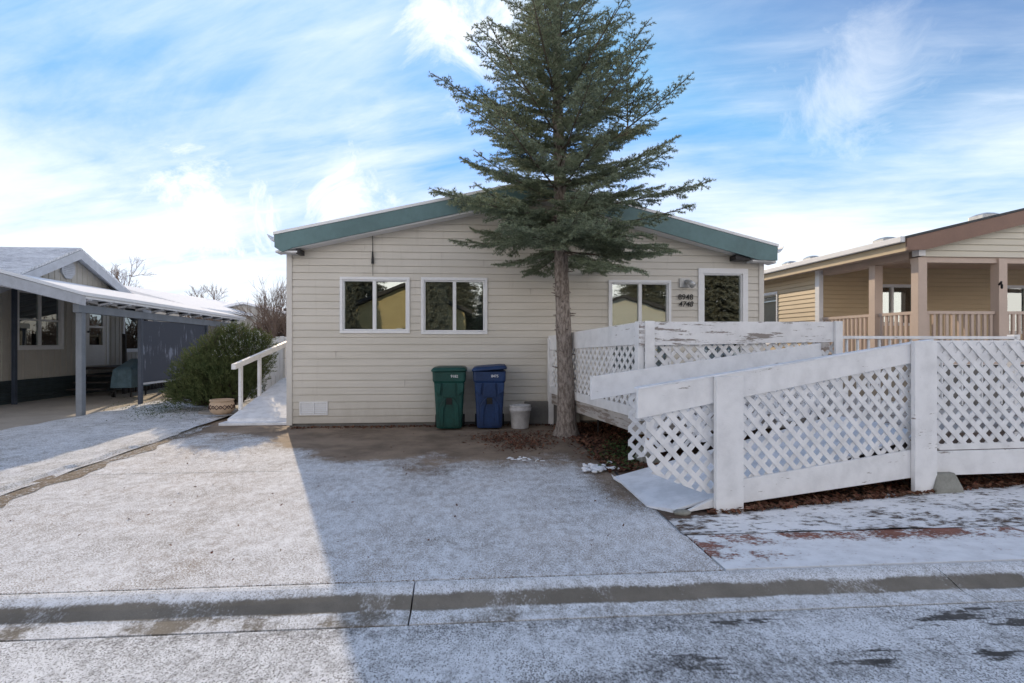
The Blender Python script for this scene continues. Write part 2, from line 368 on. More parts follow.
fb = MB(); fb.box(wx(524), 1.95, WY-.10, WY-.02, 0, .42); fb.box(wx(510), wx(524)-.01, WY-.06, WY-.02, 0, .19); fb.build('foundation_block', M['block'], home, bevel=.01)
for a, b in ((XL-.02, XL+.075), (XR-.075, XR+.02)):
    c = MB(); c.box(a, b, WY-.028, WY+.06, .03, 3.08); c.build('corner_trim', M['trimgrey'], home, bevel=.004)
rf = MB()
for A, B in (((-3.36, ZL+.012), (PKX, PKZ+.012)), ((PKX, PKZ+.012), (5.56, ZR+.012))):
    rf.prism([A, B, (B[0], B[1]+.03), (A[0], A[1]+.03)], lambda u, z, o: (u, o, z), FY+.01, 26.2)
rf.build('roof', M['shingle'], home)
dr = MB()
for A, B in (((-3.36, ZL), (PKX, PKZ)), ((PKX, PKZ), (5.56, ZR))):
    dr.prism([(A[0],A[1]-.012), (B[0],B[1]-.012), (B[0], B[1]+.036), (A[0], A[1]+.036)], lambda u, z, o: (u, o, z), FY-.028, FY+.008)
dr.build('drip_edge', M['vinylwhite'], home)
for A, B, e in (((-3.34, ZL), (PKX, PKZ), -1), ((PKX, PKZ), (5.54, ZR), 1)):
    fs = MB(); h = .255
    if e < 0: poly = [(A[0], A[1]-.014), (A[0], A[1]-.22), (A[0]+.12, A[1]-.30), (A[0]+.3, A[1]-.225), (B[0], B[1]-h-.014), (B[0], B[1]-.014)]
    else: poly = [(B[0], B[1]-.014), (B[0], B[1]-.26), (B[0]-.35, B[1]-.25), (A[0], A[1]-h-.014), (A[0], A[1]-.014)]
    fs.prism(poly, lambda u, z, o: (u, o, z), FY-.018, FY+.02); fs.build('fascia', M['green'], home)
    sf = MB()
    sf.prism([(A[0], A[1]-h-.05), (B[0], B[1]-h-.05), (B[0], B[1]-h-.02), (A[0], A[1]-h-.02)], lambda u, z, o: (u, o, z), FY+.022, WY-.001)
    sf.build('soffit', M['vinylwhite'], home)
for q in ((-3.33,-2.98,3.02,3.05),(5.1,5.53,2.96,2.99)): rt = MB(); rt.box(q[0], q[1], FY+.025, WY-.03, q[2], q[3]); rt.build('eave_return', M['vinylwhite'], home)
for q in ((4.78,5.05,2.99,3.08),(-3.0,-2.93,3.0,3.08)): db = MB(); db.box(q[0], q[1], FY+.03, WY-.03, q[2], q[3]); db.build('bracket', M['black'], home)
for sx, x0, z0_ in ((-1, -3.345, ZL), (1, 5.545, ZR)):
    gt = MB(); pf = [(0,0),(.0,-.11),(.05,-.11),(.10,-.05),(.12,0),(.112,0),(.09,-.045),(.045,-.10),(.008,-.10),(.008,0)]
    gt.prism([(x0 + sx*a, z0_ + b) for a, b in pf], lambda u, z, o: (u, o, z), FY-.015, 26.1); gt.build('gutter', M['vinylwhite'], home)
window(home, fw, *W[0], mull=[wx(374.5)], blind=False, label='white framed sliding window reflecting yellow wall, nearest the left corner')
window(home, fw, *W[1], mull=[wx(454.5)], label='white framed sliding window above the bins')
window(home, fw, *W[2], mull=[wx(640)], label='taller sliding window left of house numbers')
window(home, fw, *W[3], trim=.10, blind=False, label='single tall pane beside wall lamp')
lv = MB(); x0, x1, z0_, z1_ = wx(300), wx(328), wz(415,314), wz(401.5,314)
for a in ((x0,x1,z0_,z0_+.02),(x0,x1,z1_-.02,z1_),(x0,x0+.02,z0_+.02,z1_-.02),(x1-.02,x1,z0_+.02,z1_-.02),((x0+x1)/2-.008,(x0+x1)/2+.008,z0_+.02,z1_-.02)): lv.boxf(fw, *a, .0, .03)
z = z0_+.03
while z < z1_-.03: lv.add([fw(x0+.02,z,.027), fw(x1-.02,z,.027), fw(x1-.02,z+.028,.012), fw(x0+.02,z+.028,.012)], [(0,1,2,3)]); z += .034
lv.build('vent', M['vinylwhite'], home)
cb = MB(); cb.tube([(wx(373), WY-.03, wz(234,373)), (wx(373), WY-.035, wz(254,373))], .006, 6); cb.tube([(wx(373), WY-.04, wz(252,373)), (wx(373), WY-.04, wz(264,373))], [.012,.026], 8)
cb.tube([(wx(373), WY-.03, wz(264,373)), (wx(373.2), WY-.03, wz(276,373))], .004, 6); cb.build('cable', M['black'], home)
lamp = MB(); lx, lz = wx(684), wz(286,684)
lamp.boxf(fw, lx-.10, lx+.10, lz-.03, lz+.14, .012, .04); lo = lamp.build('wall_lamp', M['lamp'], home, bevel=.006)
lb = MB(); lb.tube([(lx+.02, WY-.05, lz+.08), (lx+.06, WY-.14, lz+.05), (lx+.09, WY-.2, lz-.01)], [.035,.05,.06], 14); lb.build('lamp_head', M['lamp'], lo, smooth=True)
def text_part(txt, size, f, u, z, out, m, parent, name, space=1.0, shear=0.0):
    cu = bpy.data.curves.new(name, 'FONT'); cu.body = txt; cu.size = size; cu.extrude = .003; cu.align_x = 'CENTER'; cu.align_y = 'CENTER'; cu.space_character = space; cu.shear = shear; cu.offset = size * .008
    to = bpy.data.objects.new('tmp', cu); COL.objects.link(to); dg = bpy.context.evaluated_depsgraph_get()
    me = bpy.data.meshes.new_from_object(to.evaluated_get(dg)); bpy.data.objects.remove(to)
    off = np.array(parent['_w'])
    for v in me.vertices: v.co = tuple(np.array(f(u + v.co.x, z + v.co.y, out + v.co.z)) - off)
    me.materials.clear(); me.materials.append(m); o = bpy.data.objects.new(name, me); COL.objects.link(o); o.parent = parent; o['_w'] = list(off); return o
text_part('8948', .138, fw, wx(685), wz(297.4,685), .034, M['letter'], home, 'house_number', 1.05)
text_part('4748', .138, fw, wx(685), wz(304.4,685), .034, M['letter'], home, 'house_number', 1.0, .2)

# ------------------------------------------------------------ lattice and rails
def clip(poly, inside, inter):
    out = []
    for i in range(len(poly)):
        a, b = poly[i-1], poly[i]
        if inside(b):
            if not inside(a): out.append(inter(a, b))
            out.append(b)
        elif inside(a): out.append(inter(a, b))
    return out
def clip_convex(sub, con):
    n = len(con); area = sum(con[i-1][0]*con[i][1]-con[i][0]*con[i-1][1] for i in range(n))
    if area < 0: con = con[::-1]
    for i in range(n):
        (ax, ay), (bx, by) = con[i-1], con[i]
        side = lambda p: (bx-ax)*(p[1]-ay)-(by-ay)*(p[0]-ax)
        def inter(p, q):
            a, b = side(p), side(q); t_ = a/(a-b); return (p[0]+(q[0]-p[0])*t_, p[1]+(q[1]-p[1])*t_)
        sub = clip(sub, lambda p: side(p) >= 0, inter)
        if len(sub) < 3: return None
    return sub
def lattice(f, poly, o0, pitch=.15, w=.038, ang=45):
    w *= 1.13
    m = MB(); us = [p[0] for p in poly]; zs = [p[1] for p in poly]; cx, cz = (min(us)+max(us))/2, (min(zs)+max(zs))/2
    D = math.hypot(max(us)-min(us), max(zs)-min(zs))
    for ly, a in enumerate((R(ang), R(180-ang))):
        dx, dz = math.cos(a), math.sin(a); nx, nz = -dz, dx; pp = pitch * abs(math.sin(a)); n = int(D/pp)+1
        for i in range(-n, n+1):
            px_, pz_ = cx+nx*pp*i, cz+nz*pp*i
            q = [(px_+dx*D*s+nx*w/2*t_, pz_+dz*D*s+nz*w/2*t_) for s, t_ in ((-1,-1),(1,-1),(1,1),(-1,1))]
            c = clip_convex(q, poly)
            if c: m.prism(c, f, o0 + ly*.009, o0 + ly*.009 + .008)
    return m
A10 = R(10.6); ca, sa = math.cos(A10), math.sin(A10)
def frame(ox, oy, a=A10):
    c_, s_ = math.cos(a), math.sin(a)
    return lambda u, z, o: (ox + u*c_ + o*s_, oy + u*s_ - o*c_, z)      # o > 0 towards the street
# deck
DX, DY = 2.06, 6.26; DL = 2.86; DZ = .60
deck = thing('deck', 'raised white wooden deck with lattice railings against the house front', 'deck', (DX, DY, 0))
ffr = frame(DX, DY); fsd = lambda u, z, o: (DX - u*sa - o*ca, DY + u*ca - o*sa, z)    # u towards house, o outwards (left)
SL = (WY - .03 - DY) / ca
fl = MB()
for i in range(22):
    a, b = i*SL/22, (i+1)*SL/22 - .008
    P = [fsd(a,0,0), fsd(b,0,0)]
    fl.hexa([(P[0][0],P[0][1],DZ-.03),(P[0][0]+4.4*ca,min(P[0][1]+4.4*sa,WY-.04),DZ-.03),(P[1][0]+4.4*ca,min(P[1][1]+4.4*sa,WY-.03),DZ-.03),(P[1][0],P[1][1],DZ-.03)],
            [(P[0][0],P[0][1],DZ),(P[0][0]+4.4*ca,min(P[0][1]+4.4*sa,WY-.04),DZ),(P[1][0]+4.4*ca,min(P[1][1]+4.4*sa,WY-.03),DZ),(P[1][0],P[1][1],DZ)])
fl.build('deck_floor', M['oldwood'], deck)
rm = MB(); rm.boxf(fsd, 0, SL, DZ-.22, DZ-.035, .0, .04); rm.build('rim_board', M['oldwood'], deck, bevel=.003)
rm = MB(); rm.boxf(ffr, 0, DL, DZ-.22, DZ-.035, .0, .04); rm.build('rim_board', M['oldwood'], deck, bevel=.003)
def solid(f, poly, o0, o1, m, parent, name='top_board', bevel=.003): b = MB(); b.prism(poly, f, o0, o1); return b.build(name, m, parent, bevel=bevel)
# side railing
RT = 1.735; RS = 1.60
solid(fsd, [(-.02, RT-.27), (SL, RS-.26), (SL, RS), (-.02, RT)], .045, .07, M['white'], deck)
lattice(fsd, [(0,DZ+.08),(SL,DZ+.06),(SL,RS-.2),(0,RT-.22)], .018, .155, .04).build('lattice_panel', M['lattice'], deck)
b = MB(); b.boxf(fsd, 0, SL, DZ-.03, DZ+.10, .0415, .062); b.build('bottom_board', M['white'], deck, bevel=.003)
b = MB(); b.boxf(fsd, SL-.09, SL, 0, 1.56, .0, .09); b.build('post', M['white'], deck, bevel=.005)
b = MB(); b.boxf(fsd, -.06, .03, DZ-.05, RT+.005, .02, .10); b.build('post', M['white'], deck, bevel=.005)
# front railing
solid(ffr, [(-.09,RT-.285),(DL,RT-.24),(DL,RT+.03),(-.09,RT)], .045, .075, M['white2'], deck)
lattice(ffr, [(0,DZ),(DL,DZ),(DL,RT-.2),(0,RT-.2)], .016, .165, .042).build('lattice_panel', M['lattice'], deck)
for u in (.035, DL-.04):
    b = MB(); b.boxf(ffr, u-.06, u+.06, .37, RT+(.035 if u > 1 else .01), .076, .105); b.build('post', M['white'], deck, bevel=.004)
for u in (.14, DL-.14, 1.45):
    P = ffr(u, 0, -.12); b = MB(); b.box(P[0]-.045, P[0]+.045, P[1]-.045, P[1]+.045, .18, DZ-.04); b.build('support_post', M['raw'], deck)
    b = MB(); b.loft([[(P[0]+sx*w_, P[1]+sy*w_, z) for sx, sy in ((-1,-1),(1,-1),(1,1),(-1,1))] for w_, z in ((.15,0),(.14,.05),(.09,.19))]); b.build('pier_block', M['concrete'], deck, bevel=.01)
# ramp -------------------------------------------------------------
NX, NY = 2.22, 4.55
ramp = thing('wheelchair_ramp', 'white wooden access ramp with lattice sides, rising from the driveway', 'ramp', (NX, NY, 0))
fn = frame(NX, NY); ff = frame(NX - .215, NY + 1.19)
LEN = 2.34
def rz(u): return max(.015, .02 + (u + .62) * .19)
sf_ = MB()
def rq(u0, u1):
    P0, P1 = fn(u0,0,-.01), fn(u1,0,-.01); Q0, Q1 = fn(u0,0,-1.17), fn(u1,0,-1.17)
    z0_, z1_ = rz(u0), rz(u1)
    sf_.hexa([(*P0[:2],z0_-.025),(*P1[:2],z1_-.025),(*Q1[:2],z1_-.025),(*Q0[:2],z0_-.025)], [(*P0[:2],z0_),(*P1[:2],z1_),(*Q1[:2],z1_),(*Q0[:2],z0_)])
rq(-.50, .7); rq(.705, 1.9); rq(1.905, 2.45)
t = NT('snow_dusted_white_plywood'); t.wpos(); n = t.noise(5, 6, .65)
t.bump(t.noise(45, 3), .25, .004); M['ply'] = t.fin(t.mix(t.step(n, .35, .62), (.66,.68,.71), (.80,.82,.86)), .8, .2)
sf_.build('ramp_surface', M['ply'], ramp, bevel=.003)
le = MB(); P0, P1 = G(611.5,475.5), G(647,507.5); n0, n1 = fn(-.49,0,-.01), fn(-.49,0,-1.17)
le.hexa([(P0[0],P0[1],.004),(P1[0],P1[1],.004),(n0[0],n0[1],.012),(n1[0],n1[1],.012)], [(P0[0],P0[1],.016),(P1[0],P1[1],.016),(n0[0],n0[1],rz(-.49)+.006),(n1[0],n1[1],rz(-.49)+.006)])
le.build('ramp_lip', M['ply'], ramp)
kn = lambda u: 1.20 + u*.130      # top of near side
kb = lambda u: .262 + u*.082      # top of lower board
solid(fn, [(-.86, kn(-.86)-.235), (LEN-.06, kn(LEN)-.19), (LEN-.06, kn(LEN)), (-.86, kn(-.86)+.01)], .02, .048, M['white'], ramp)
cp = MB(); cp.prism([(-.86,kn(-.86)+.011),(LEN+.04,kn(LEN)+.005),(LEN+.04,kn(LEN)+.019),(-.86,kn(-.86)+.025)], fn, -.02, .055); cp.build('cap_rail', M['ply'], ramp)
lp = lattice(fn, [(-.76,kn(-.82)-.21),(-.78,.56),(-.72,.38),(-.20,.17),(0,.16),(LEN,kb(LEN)-.05),(LEN,kn(LEN)-.12)], .0, .152, .042); lp.build('lattice_panel', M['lattice'], ramp)
solid(fn, [(-.42,.03),(0.0,.06),(LEN-.02,.175),(LEN-.02,kb(LEN)),(0,kb(0)),(-.1,.14)], .02, .05, M['white'], ramp, 'bottom_board')
b = MB(); b.boxf(fn, -.135, .145, .0, kn(0)-.005, .052, .09); b.build('post', M['white'], ramp, bevel=.005)
b = MB(); b.boxf(fn, LEN-.25, LEN+.035, .0, kn(LEN)+.0, .052, .095); b.build('post', M['white'], ramp, bevel=.005)
# far side
k2 = lambda u: 1.095 + (u+1.02)*.118
solid(ff, [(-.76,k2(-.76)-.25),(2.25,k2(2.25)-.22),(2.25,k2(2.25)),(-.76,k2(-.76))], .0, .035, M['white'], ramp)
lattice(ff, [(-.3,.2),(2.3,.62),(2.3,1.34),(-.3,1.0)], -.02, .152, .04).build('lattice_panel', M['lattice'], ramp)
for u in (2.2,): b = MB(); b.boxf(ff, u-.045, u+.045, .0, k2(u)-.02, -.09, -.022); b.build('post', M['white'], ramp, bevel=.004)
b = MB(); b.boxf(ff, 2.24, 2.34, 1.40, 1.49, -.06, .06); b.build('rail_end', M['oldwood'], ramp)
# joists seen in the gap
b = MB(); b.prism([(-.3,.02),(LEN,.40),(LEN,.52),(-.3,.05)], fn, -.06, -.02); b.build('joist', M['darkwood'], ramp)
# landing ----------------------------------------------------------
lx0, ly0, _ = fn(LEN+.06, 0, 0)
land = thing('ramp_landing', 'white lattice sided landing at the upper end of the ramp, cut off by right edge', 'deck', (lx0, ly0, 0))
fl_ = frame(lx0, ly0, R(3.0)); LL = 2.6
b = MB()
for i in range(12): b.boxf(fl_, -.05, LL, DZ-.03, DZ, -.02 - i*.15 - .142, -.02 - i*.15)
b.build('landing_floor', M['oldwood'], land)
solid(fl_, [(.0,1.30),(LL,1.28),(LL,1.515),(0,1.51)], -.02, .0, M['white'], land)
lattice(fl_, [(-.02,.43),(LL,.40),(LL,1.50),(-.02,1.50)], .002, .155, .046).build('lattice_panel', M['lattice'], land)
solid(fl_, [(.0,.165),(LL,.16),(LL,.40),(0,.405)], .02, .05, M['white'], land, 'bottom_board')
solid(fl_, [(.09,.41),(LL,.405),(LL,.475),(.09,.47)], -.0, .0195, M['white'], land, 'ledger')
b = MB(); b.boxf(fl_, -.06, .01, .1, 1.50, -.06, .0); b.build('post', M['white'], land, bevel=.004)
P = fl_(.085, 0, .0); b = MB(); b.loft([[(P[0]+sx*w_, P[1]+sy*w_, z) for sx, sy in ((-1,-1),(1,-1),(1,1),(-1,1))] for w_, z in ((.15,0),(.145,.06),(.10,.20))]); b.build('pier_block', M['concrete'], land, bevel=.012)
# landing rear rail
re = MB(); Q0 = ffr(DL+.05,0,0); fr2 = frame(Q0[0], Q0[1], R(6)); re.boxf(fr2, 0, 2.9, 1.535, 1.575, -.05, .05); re.build('hand_rail', M['white'], land, bevel=.004)
for i in range(16):
    b = MB(); b.boxf(fr2, .12+i*.17, .145+i*.17, DZ, 1.53, -.012, .012); b.build('baluster', M['white'], land)
b = MB(); b.boxf(fr2, 2.85, 2.95, 0, 1.6, -.05, .05); b.build('post', M['white'], land)

# ------------------------------------------------------------ bins, bucket and small things
def rrect(cx, cy, z, wx_, wy_, r_=.05, n=4):
    pts = []
    for qx, qy, a0 in ((1,1,0),(-1,1,90),(-1,-1,180),(1,-1,270)):
        for i in range(n+1):
            a = R(a0 + 90*i/n); pts.append((cx + qx*(wx_-r_) + r_*math.cos(a), cy + qy*(wy_-r_) + r_*math.sin(a), z))
    return pts
def bin_(x, y, m, label, mark, tilt, rot=0):
    b = thing('wheelie_bin', label, 'rubbish bin', (x, y, 0), 'wheelie bins against the house wall')
    D = .27; cy = y + D
    bd = MB(); bd.loft([rrect(x, cy, z, w_, d_) for w_, d_, z in ((.205,.20,.03),(.215,.21,.06),(.235,.235,.45),(.255,.26,.80),(.275,.275,.84),(.28,.28,.99))])
    bo = bd.build('body', m, b, smooth=False, bevel=.004)
    def yf(z): return cy - (.21 + (z-.06)*(.26-.21)/.74) if z < .8 else cy - .278
    # raised mouldings on the front: shoulders, centre panel, foot arch
    pn = MB()
    fz = lambda u, z, o: (x + u, yf(min(z, .79)) - o, z)
    pn.prism([(-.235,.66),(-.15,.60),(-.13,.80),(-.245,.80)], fz, -.02, .045); pn.prism([(.235,.66),(.15,.60),(.13,.80),(.245,.80)], fz, -.02, .045)
    pn.prism([(-.12,.56),(.12,.56),(.10,.80),(-.10,.80)], fz, -.02, .012)
    pn.prism([(-.17,.08),(-.10,.08),(-.095,.36),(-.055,.44),(-.06,.54),(-.11,.50),(-.155,.42)], fz, -.02, .022)
    pn.prism([(.17,.08),(.10,.08),(.095,.36),(.055,.44),(.06,.54),(.11,.50),(.155,.42)], fz, -.02, .022)
    pn.build('moulding', m, b, bevel=.006)
    rc = MB(); rc.prism([(-.05,.44),(.05,.44),(.045,.55),(-.045,.55)], fz, -.01, .006); rc.build('grip_shade', M['rubber'], b)  # dark plate over the body; the grip hollow's shade is put in its colour
    ld = MB(); ld.loft([rrect(x, cy-.005, z, w_, d_, .06) for w_, d_, z in ((.285,.295,.99),(.30,.305,1.0),(.30,.305,1.02),(.27,.28,1.055),(.2,.2,1.07))])
    lo_ = ld.build('lid', m, b, bevel=.004)
    if tilt:
        from mathutils import Matrix
        me = lo_.data; off = np.array(b['_w'])
        for v in me.vertices:
            v.co.z += (v.co.x + .3) * tilt
    hb = MB(); hb.tube([(x-.24, cy+.30, .99), (x-.24, cy+.34, 1.0), (x+.24, cy+.34, 1.0), (x+.24, cy+.30, .99)], .016, 8); hb.build('handle', m, b)
    for s in (-1, 1):
        wh = MB(); wh.tube([(x+s*.20, cy+.20, .11), (x+s*.255, cy+.20, .11)], .11, 20); wh.build('wheel', M['rubber'], b)
    f2 = lambda u, z, o: (u, cy - .281 - o, z)
    text_part(mark, .062, f2, x + .09, .915, .0, M['label'], b, 'stencil')
    if rot: b.rotation_euler.z = rot
    return b
gx, gy = G(449, 431); bx, by = G(489.5, 430.5)
bin_(gx, gy, M['binGreen'], 'dark green wheelie bin against the siding, left of the blue one', '9182', .012)
bin_(bx, by+.01, M['binBlue'], 'dark blue wheelie bin with slightly raised lid, beside the white bucket', '8475', .075, R(-2))
ux, uy = G(520, 428)
bu = thing('bucket', 'scuffed white plastic bucket standing between blue bin and spruce trunk', 'bucket', (ux, uy, 0))
b = MB(); b.lathe(ux, uy, [(.145,.005),(.15,.01),(.178,.30),(.192,.305),(.192,.34),(.184,.385),(.19,.39),(.185,.40),(.172,.40),(.165,.36),(.14,.03)]); b.build('body', M['bucket'], bu, smooth=True)
b = MB(); b.tube([(ux+.19*math.cos(a), uy-.03-.1*math.sin(a), .36-.13*math.sin(a)) for a in np.linspace(0, math.pi, 14)], .004, 6); b.build('handle', M['lamp'], bu)
sx_, sy_ = G(598, 434.5); b = MB(); b.tube([(sx_, sy_, 0), (sx_+.005, sy_+.01, .42)], .014, 8); b.tube([(sx_+.005, sy_+.01, .41), (sx_+.005, sy_+.01, .46)], .024, 8)
tag(b.build('stake', M['black'], None, loc=(sx_, sy_, 0)), 'short dark metal stake in the leaves beside the trunk', 'stake')
def rock(name, cx, cy, z, r_, label, cat, m, sq=(1,1,.5), seed=0):
    rg = random.Random(seed); b = MB(); n, k_ = 12, 7; rings = []
    for j in range(k_+1):
        ph = math.pi*j/k_; rings.append([(cx + r_*sq[0]*math.sin(ph)*math.cos(i*2*math.pi/n)*(1+rg.uniform(-.16,.16)) + 1e-4*math.cos(i), cy + r_*sq[1]*math.sin(ph)*math.sin(i*2*math.pi/n)*(1+rg.uniform(-.16,.16)), z - r_*sq[2]*math.cos(ph)) for i in range(n)])
    b.loft(rings); o = b.build(name, m, None, smooth=True, loc=(cx, cy, 0)); return tag(o, label, cat)
x_, y_ = G(682, 516); rock('stone', x_, y_, .03, .065, 'flat pale stone in the snow left of the ramp post', 'stone', M['concrete'], (1.2,.8,.4), 3)
x_, y_ = G(700, 508); b = MB(); b.box(x_-.14, x_+.12, y_-.03, y_+.07, .0, .055); tag(b.build('brick', M['brick'], None, bevel=.006, loc=(x_, y_, 0)), 'red brick wedged under the ramp beside its first post', 'brick')
x_, y_ = G(671, 505); b = MB(); b.box(x_-.10, x_+.1, y_-.03, y_+.06, .0, .045); tag(b.build('wood_block', M['darkwood'], None, bevel=.006, loc=(x_, y_, 0)), 'dark wood scrap under the low ramp edge', 'wood block')
# snow clump
b = MB()
for i in range(46):
    x_, y_ = G(597 + random.gauss(0, 7.5), 471 + random.gauss(0, 2.0)); s = random.uniform(.018, .042); rings = []
    for j in range(6):
        ph = math.pi*j/5; rings.append([(x_ + s*math.sin(ph)*math.cos(k_*math.pi/4)*random.uniform(.8,1.2), y_ + s*math.sin(ph)*math.sin(k_*math.pi/4)*random.uniform(.8,1.2), .02+s*.8*(1-math.cos(ph))*.6) for k_ in range(8)])
    b.loft(rings)
tag(b.build('snow_heap', M['snow'], smooth=True), kind='stuff')
b = MB()
for (cx_, cy_, n_) in ((519,458,16),(541,461,6)):
    for i in range(n_):
        x_, y_ = G(cx_ + random.gauss(0, 5), cy_ + random.gauss(0, 1.2)); s = random.uniform(.006, .02)
        b.loft([[(x_+s*q*math.cos(k_*math.pi/4)*1.6*random.uniform(.7,1.3), y_+s*q*math.sin(k_*math.pi/4), z) for k_ in range(8)] for q, z in ((1,.001),(.8,.006),(.3,.010))])
tag(b.build('snow_crumbs', M['snow'], smooth=True), kind='stuff')

# ------------------------------------------------------------ numpy geometry for foliage
def np_mesh(name, verts, nper, m, parent=None):
    me = bpy.data.meshes.new(name); nv = len(verts); nf = nv // nper
    off = np.array(parent['_w']) if parent is not None else np.zeros(3)
    me.vertices.add(nv); me.vertices.foreach_set('co', (verts - off).astype(np.float32).ravel())
    me.loops.add(nv); me.loops.foreach_set('vertex_index', np.arange(nv, dtype=np.int32))
    me.polygons.add(nf); me.polygons.foreach_set('loop_start', np.arange(0, nv, nper, dtype=np.int32)); me.polygons.foreach_set('loop_total', np.full(nf, nper, dtype=np.int32))
    me.update(calc_edges=True); me.materials.append(m); o = bpy.data.objects.new(name, me); COL.objects.link(o)
    if parent is not None: o.parent = parent
    o['_w'] = list(map(float, off)); return o
def norm(v): return v / (np.linalg.norm(v, axis=1, keepdims=True) + 1e-9)
def needles(P0, P1, per_m, ln, wd, fwd=.55, rs=rng):
    L = np.linalg.norm(P1 - P0, axis=1); cnt = np.maximum(2, (L * per_m).astype(int)); idx = np.repeat(np.arange(len(L)), cnt)
    n = len(idx); t_ = rs.random(n)[:, None]; D = norm(P1 - P0)[idx]; B = P0[idx] + (P1 - P0)[idx] * t_
    rnd = norm(rs.normal(size=(n, 3))); S = norm(np.cross(D, rnd)); S[:, 2] += .12; T = norm(S + D * fwd * (.6 + .8 * rs.random((n, 1))))
    W_ = norm(np.cross(T, rs.normal(size=(n, 3)))) * wd * .5; l = ln * (.7 + .5 * rs.random((n, 1)))
    V = np.empty((n, 3, 3)); V[:, 0] = B - W_; V[:, 1] = B + W_; V[:, 2] = B + T * l
    return V.reshape(-1, 3)
def sticks(P0, P1, w0, w1):
    D = norm(P1 - P0); A = norm(np.cross(D, np.array([.31,.2,.93]))); B = np.cross(D, A); V = []
    for q in range(3):
        a0, a1 = q*2*math.pi/3, (q+1)*2*math.pi/3
        d0 = A*math.cos(a0)+B*math.sin(a0); d1 = A*math.cos(a1)+B*math.sin(a1)
        V.append(np.stack([P0+d0*w0, P0+d1*w0, P1+d1*w1, P1+d0*w1], 1))
    return np.concatenate(V).reshape(-1, 3)
TX, TY = G(567, 436)
spruce = thing('spruce_tree', 'tall blue green spruce with bare lower trunk, in front of the house gable', 'tree', (TX, TY, 0))
tr = MB(); zs = [-.05,.04,.12,.3,.6,1.2,2.0,2.9,4,6,8,10.2]; rs_ = [.25,.205,.172,.152,.138,.122,.114,.105,.095,.068,.04,.008]
def lean(z): return (-.035*z + .0026*z*z*.5, .0)
rings = []
zz = list(np.linspace(-.05, .4, 10)) + list(np.linspace(.5, 10.2, 60))
for z in zz:
    r0 = np.interp(z, zs, rs_); lx_, _ = lean(z); rings.append([(TX + lx_ + (r0*(1 + .05*math.sin(3*a + z*2.1) + .035*math.sin(7*a - z*5) + random.uniform(-.03,.03) + (.16*max(0,.3-z)*math.sin(5*a))))*math.cos(a), TY + r0*(1 + .04*math.sin(4*a + z) + random.uniform(-.03,.03))*math.sin(a), z) for a in np.linspace(0, 2*math.pi, 20, endpoint=False)])
tr.loft(rings)
for i in range(34):      # dead stubs on the lower trunk
    z = random.uniform(.9, 2.9); a = random.uniform(0, 2*math.pi); r0 = np.interp(z, zs, rs_); l = random.uniform(.03, .11); lx_, _ = lean(z)
    p0 = (TX+lx_+r0*.9*math.cos(a), TY+r0*.9*math.sin(a), z); tr.tube([p0, (p0[0]+l*math.cos(a), p0[1]+l*math.sin(a), z+random.uniform(-.02,.03))], [.016,.006], 5)
tr.build('trunk', M['bark'], spruce, smooth=True)
b0, b1, bw0 = [], [], []; T0, T1 = [], []; S0, S1 = [], []
def branch(z0_, a, L, e0, e1, side_k=1.0):
    rad = np.array([math.cos(a), math.sin(a), 0]); sd_ = np.array([-math.sin(a), math.cos(a), 0]); lx_, _ = lean(z0_)
    base = np.array([TX+lx_, TY, z0_]); w1, w2 = rng.uniform(-.12,.12), rng.uniform(-.1,.1)
    def pt(t_): return base + rad*L*t_ + sd_*L*(w1*t_ + w2*t_*t_) + np.array([0,0,L*(e0*t_ + e1*t_*t_)])
    n = 9; pts = [pt(i/n) for i in range(n+1)]
    for i in range(n): b0.append(pts[i]); b1.append(pts[i+1]); bw0.append(.006 + .016*L*.5*(1-i/n))
    S0.append(pt(.86)); S1.append(pt(1.02))
    t_ = .10 + rng.uniform(0,.05)
    step = .085/L
    while t_ < .985:
        p = pt(t_); tg = pt(t_+.02)-p; tg /= np.linalg.norm(tg)
        env = min(1, t_/.3) * (1-t_)**.75
        for s in (-1, 1):
            if rng.random() < .12: continue
            l = (.07 + .57*min(L,1.7)/1.7*env) * rng.uniform(.65,1.15) * side_k
            d_ = tg*rng.uniform(.55,.85) + sd_*s*rng.uniform(.6,.9) + np.array([0,0,rng.uniform(-.34,.08)]); d_ /= np.linalg.norm(d_)
            q0 = p; q1 = p + d_*l*.55; q2 = p + (d_+np.array([0,0,rng.uniform(-.12,.12)]))*l
            T0.append(q0); T1.append(q1); T0.append(q1); T1.append(q2)
            # sub-shoots on both sides of the twig
            m_ = int(l/.052)
            sn = np.cross(d_, np.array([0,0,1.0])); sn /= np.linalg.norm(sn)+1e-9
            for j in range(1, m_+1):
                tt = j/(m_+.4); c = q0 + (q2-q0)*tt; l2 = (.045 + .17*l*(1-tt)/.4) * rng.uniform(.6,1.2); l2 = min(l2, .16)
                for s2 in (-1, 1):
                    if rng.random() < .36: continue
                    dd = d_*.75 + sn*s2*.7 + np.array([0,0,rng.uniform(-.35,.15)]); dd /= np.linalg.norm(dd)
                    S0.append(c); S1.append(c+dd*l2)
        t_ += step*rng.uniform(.8,1.2)
z = 2.98
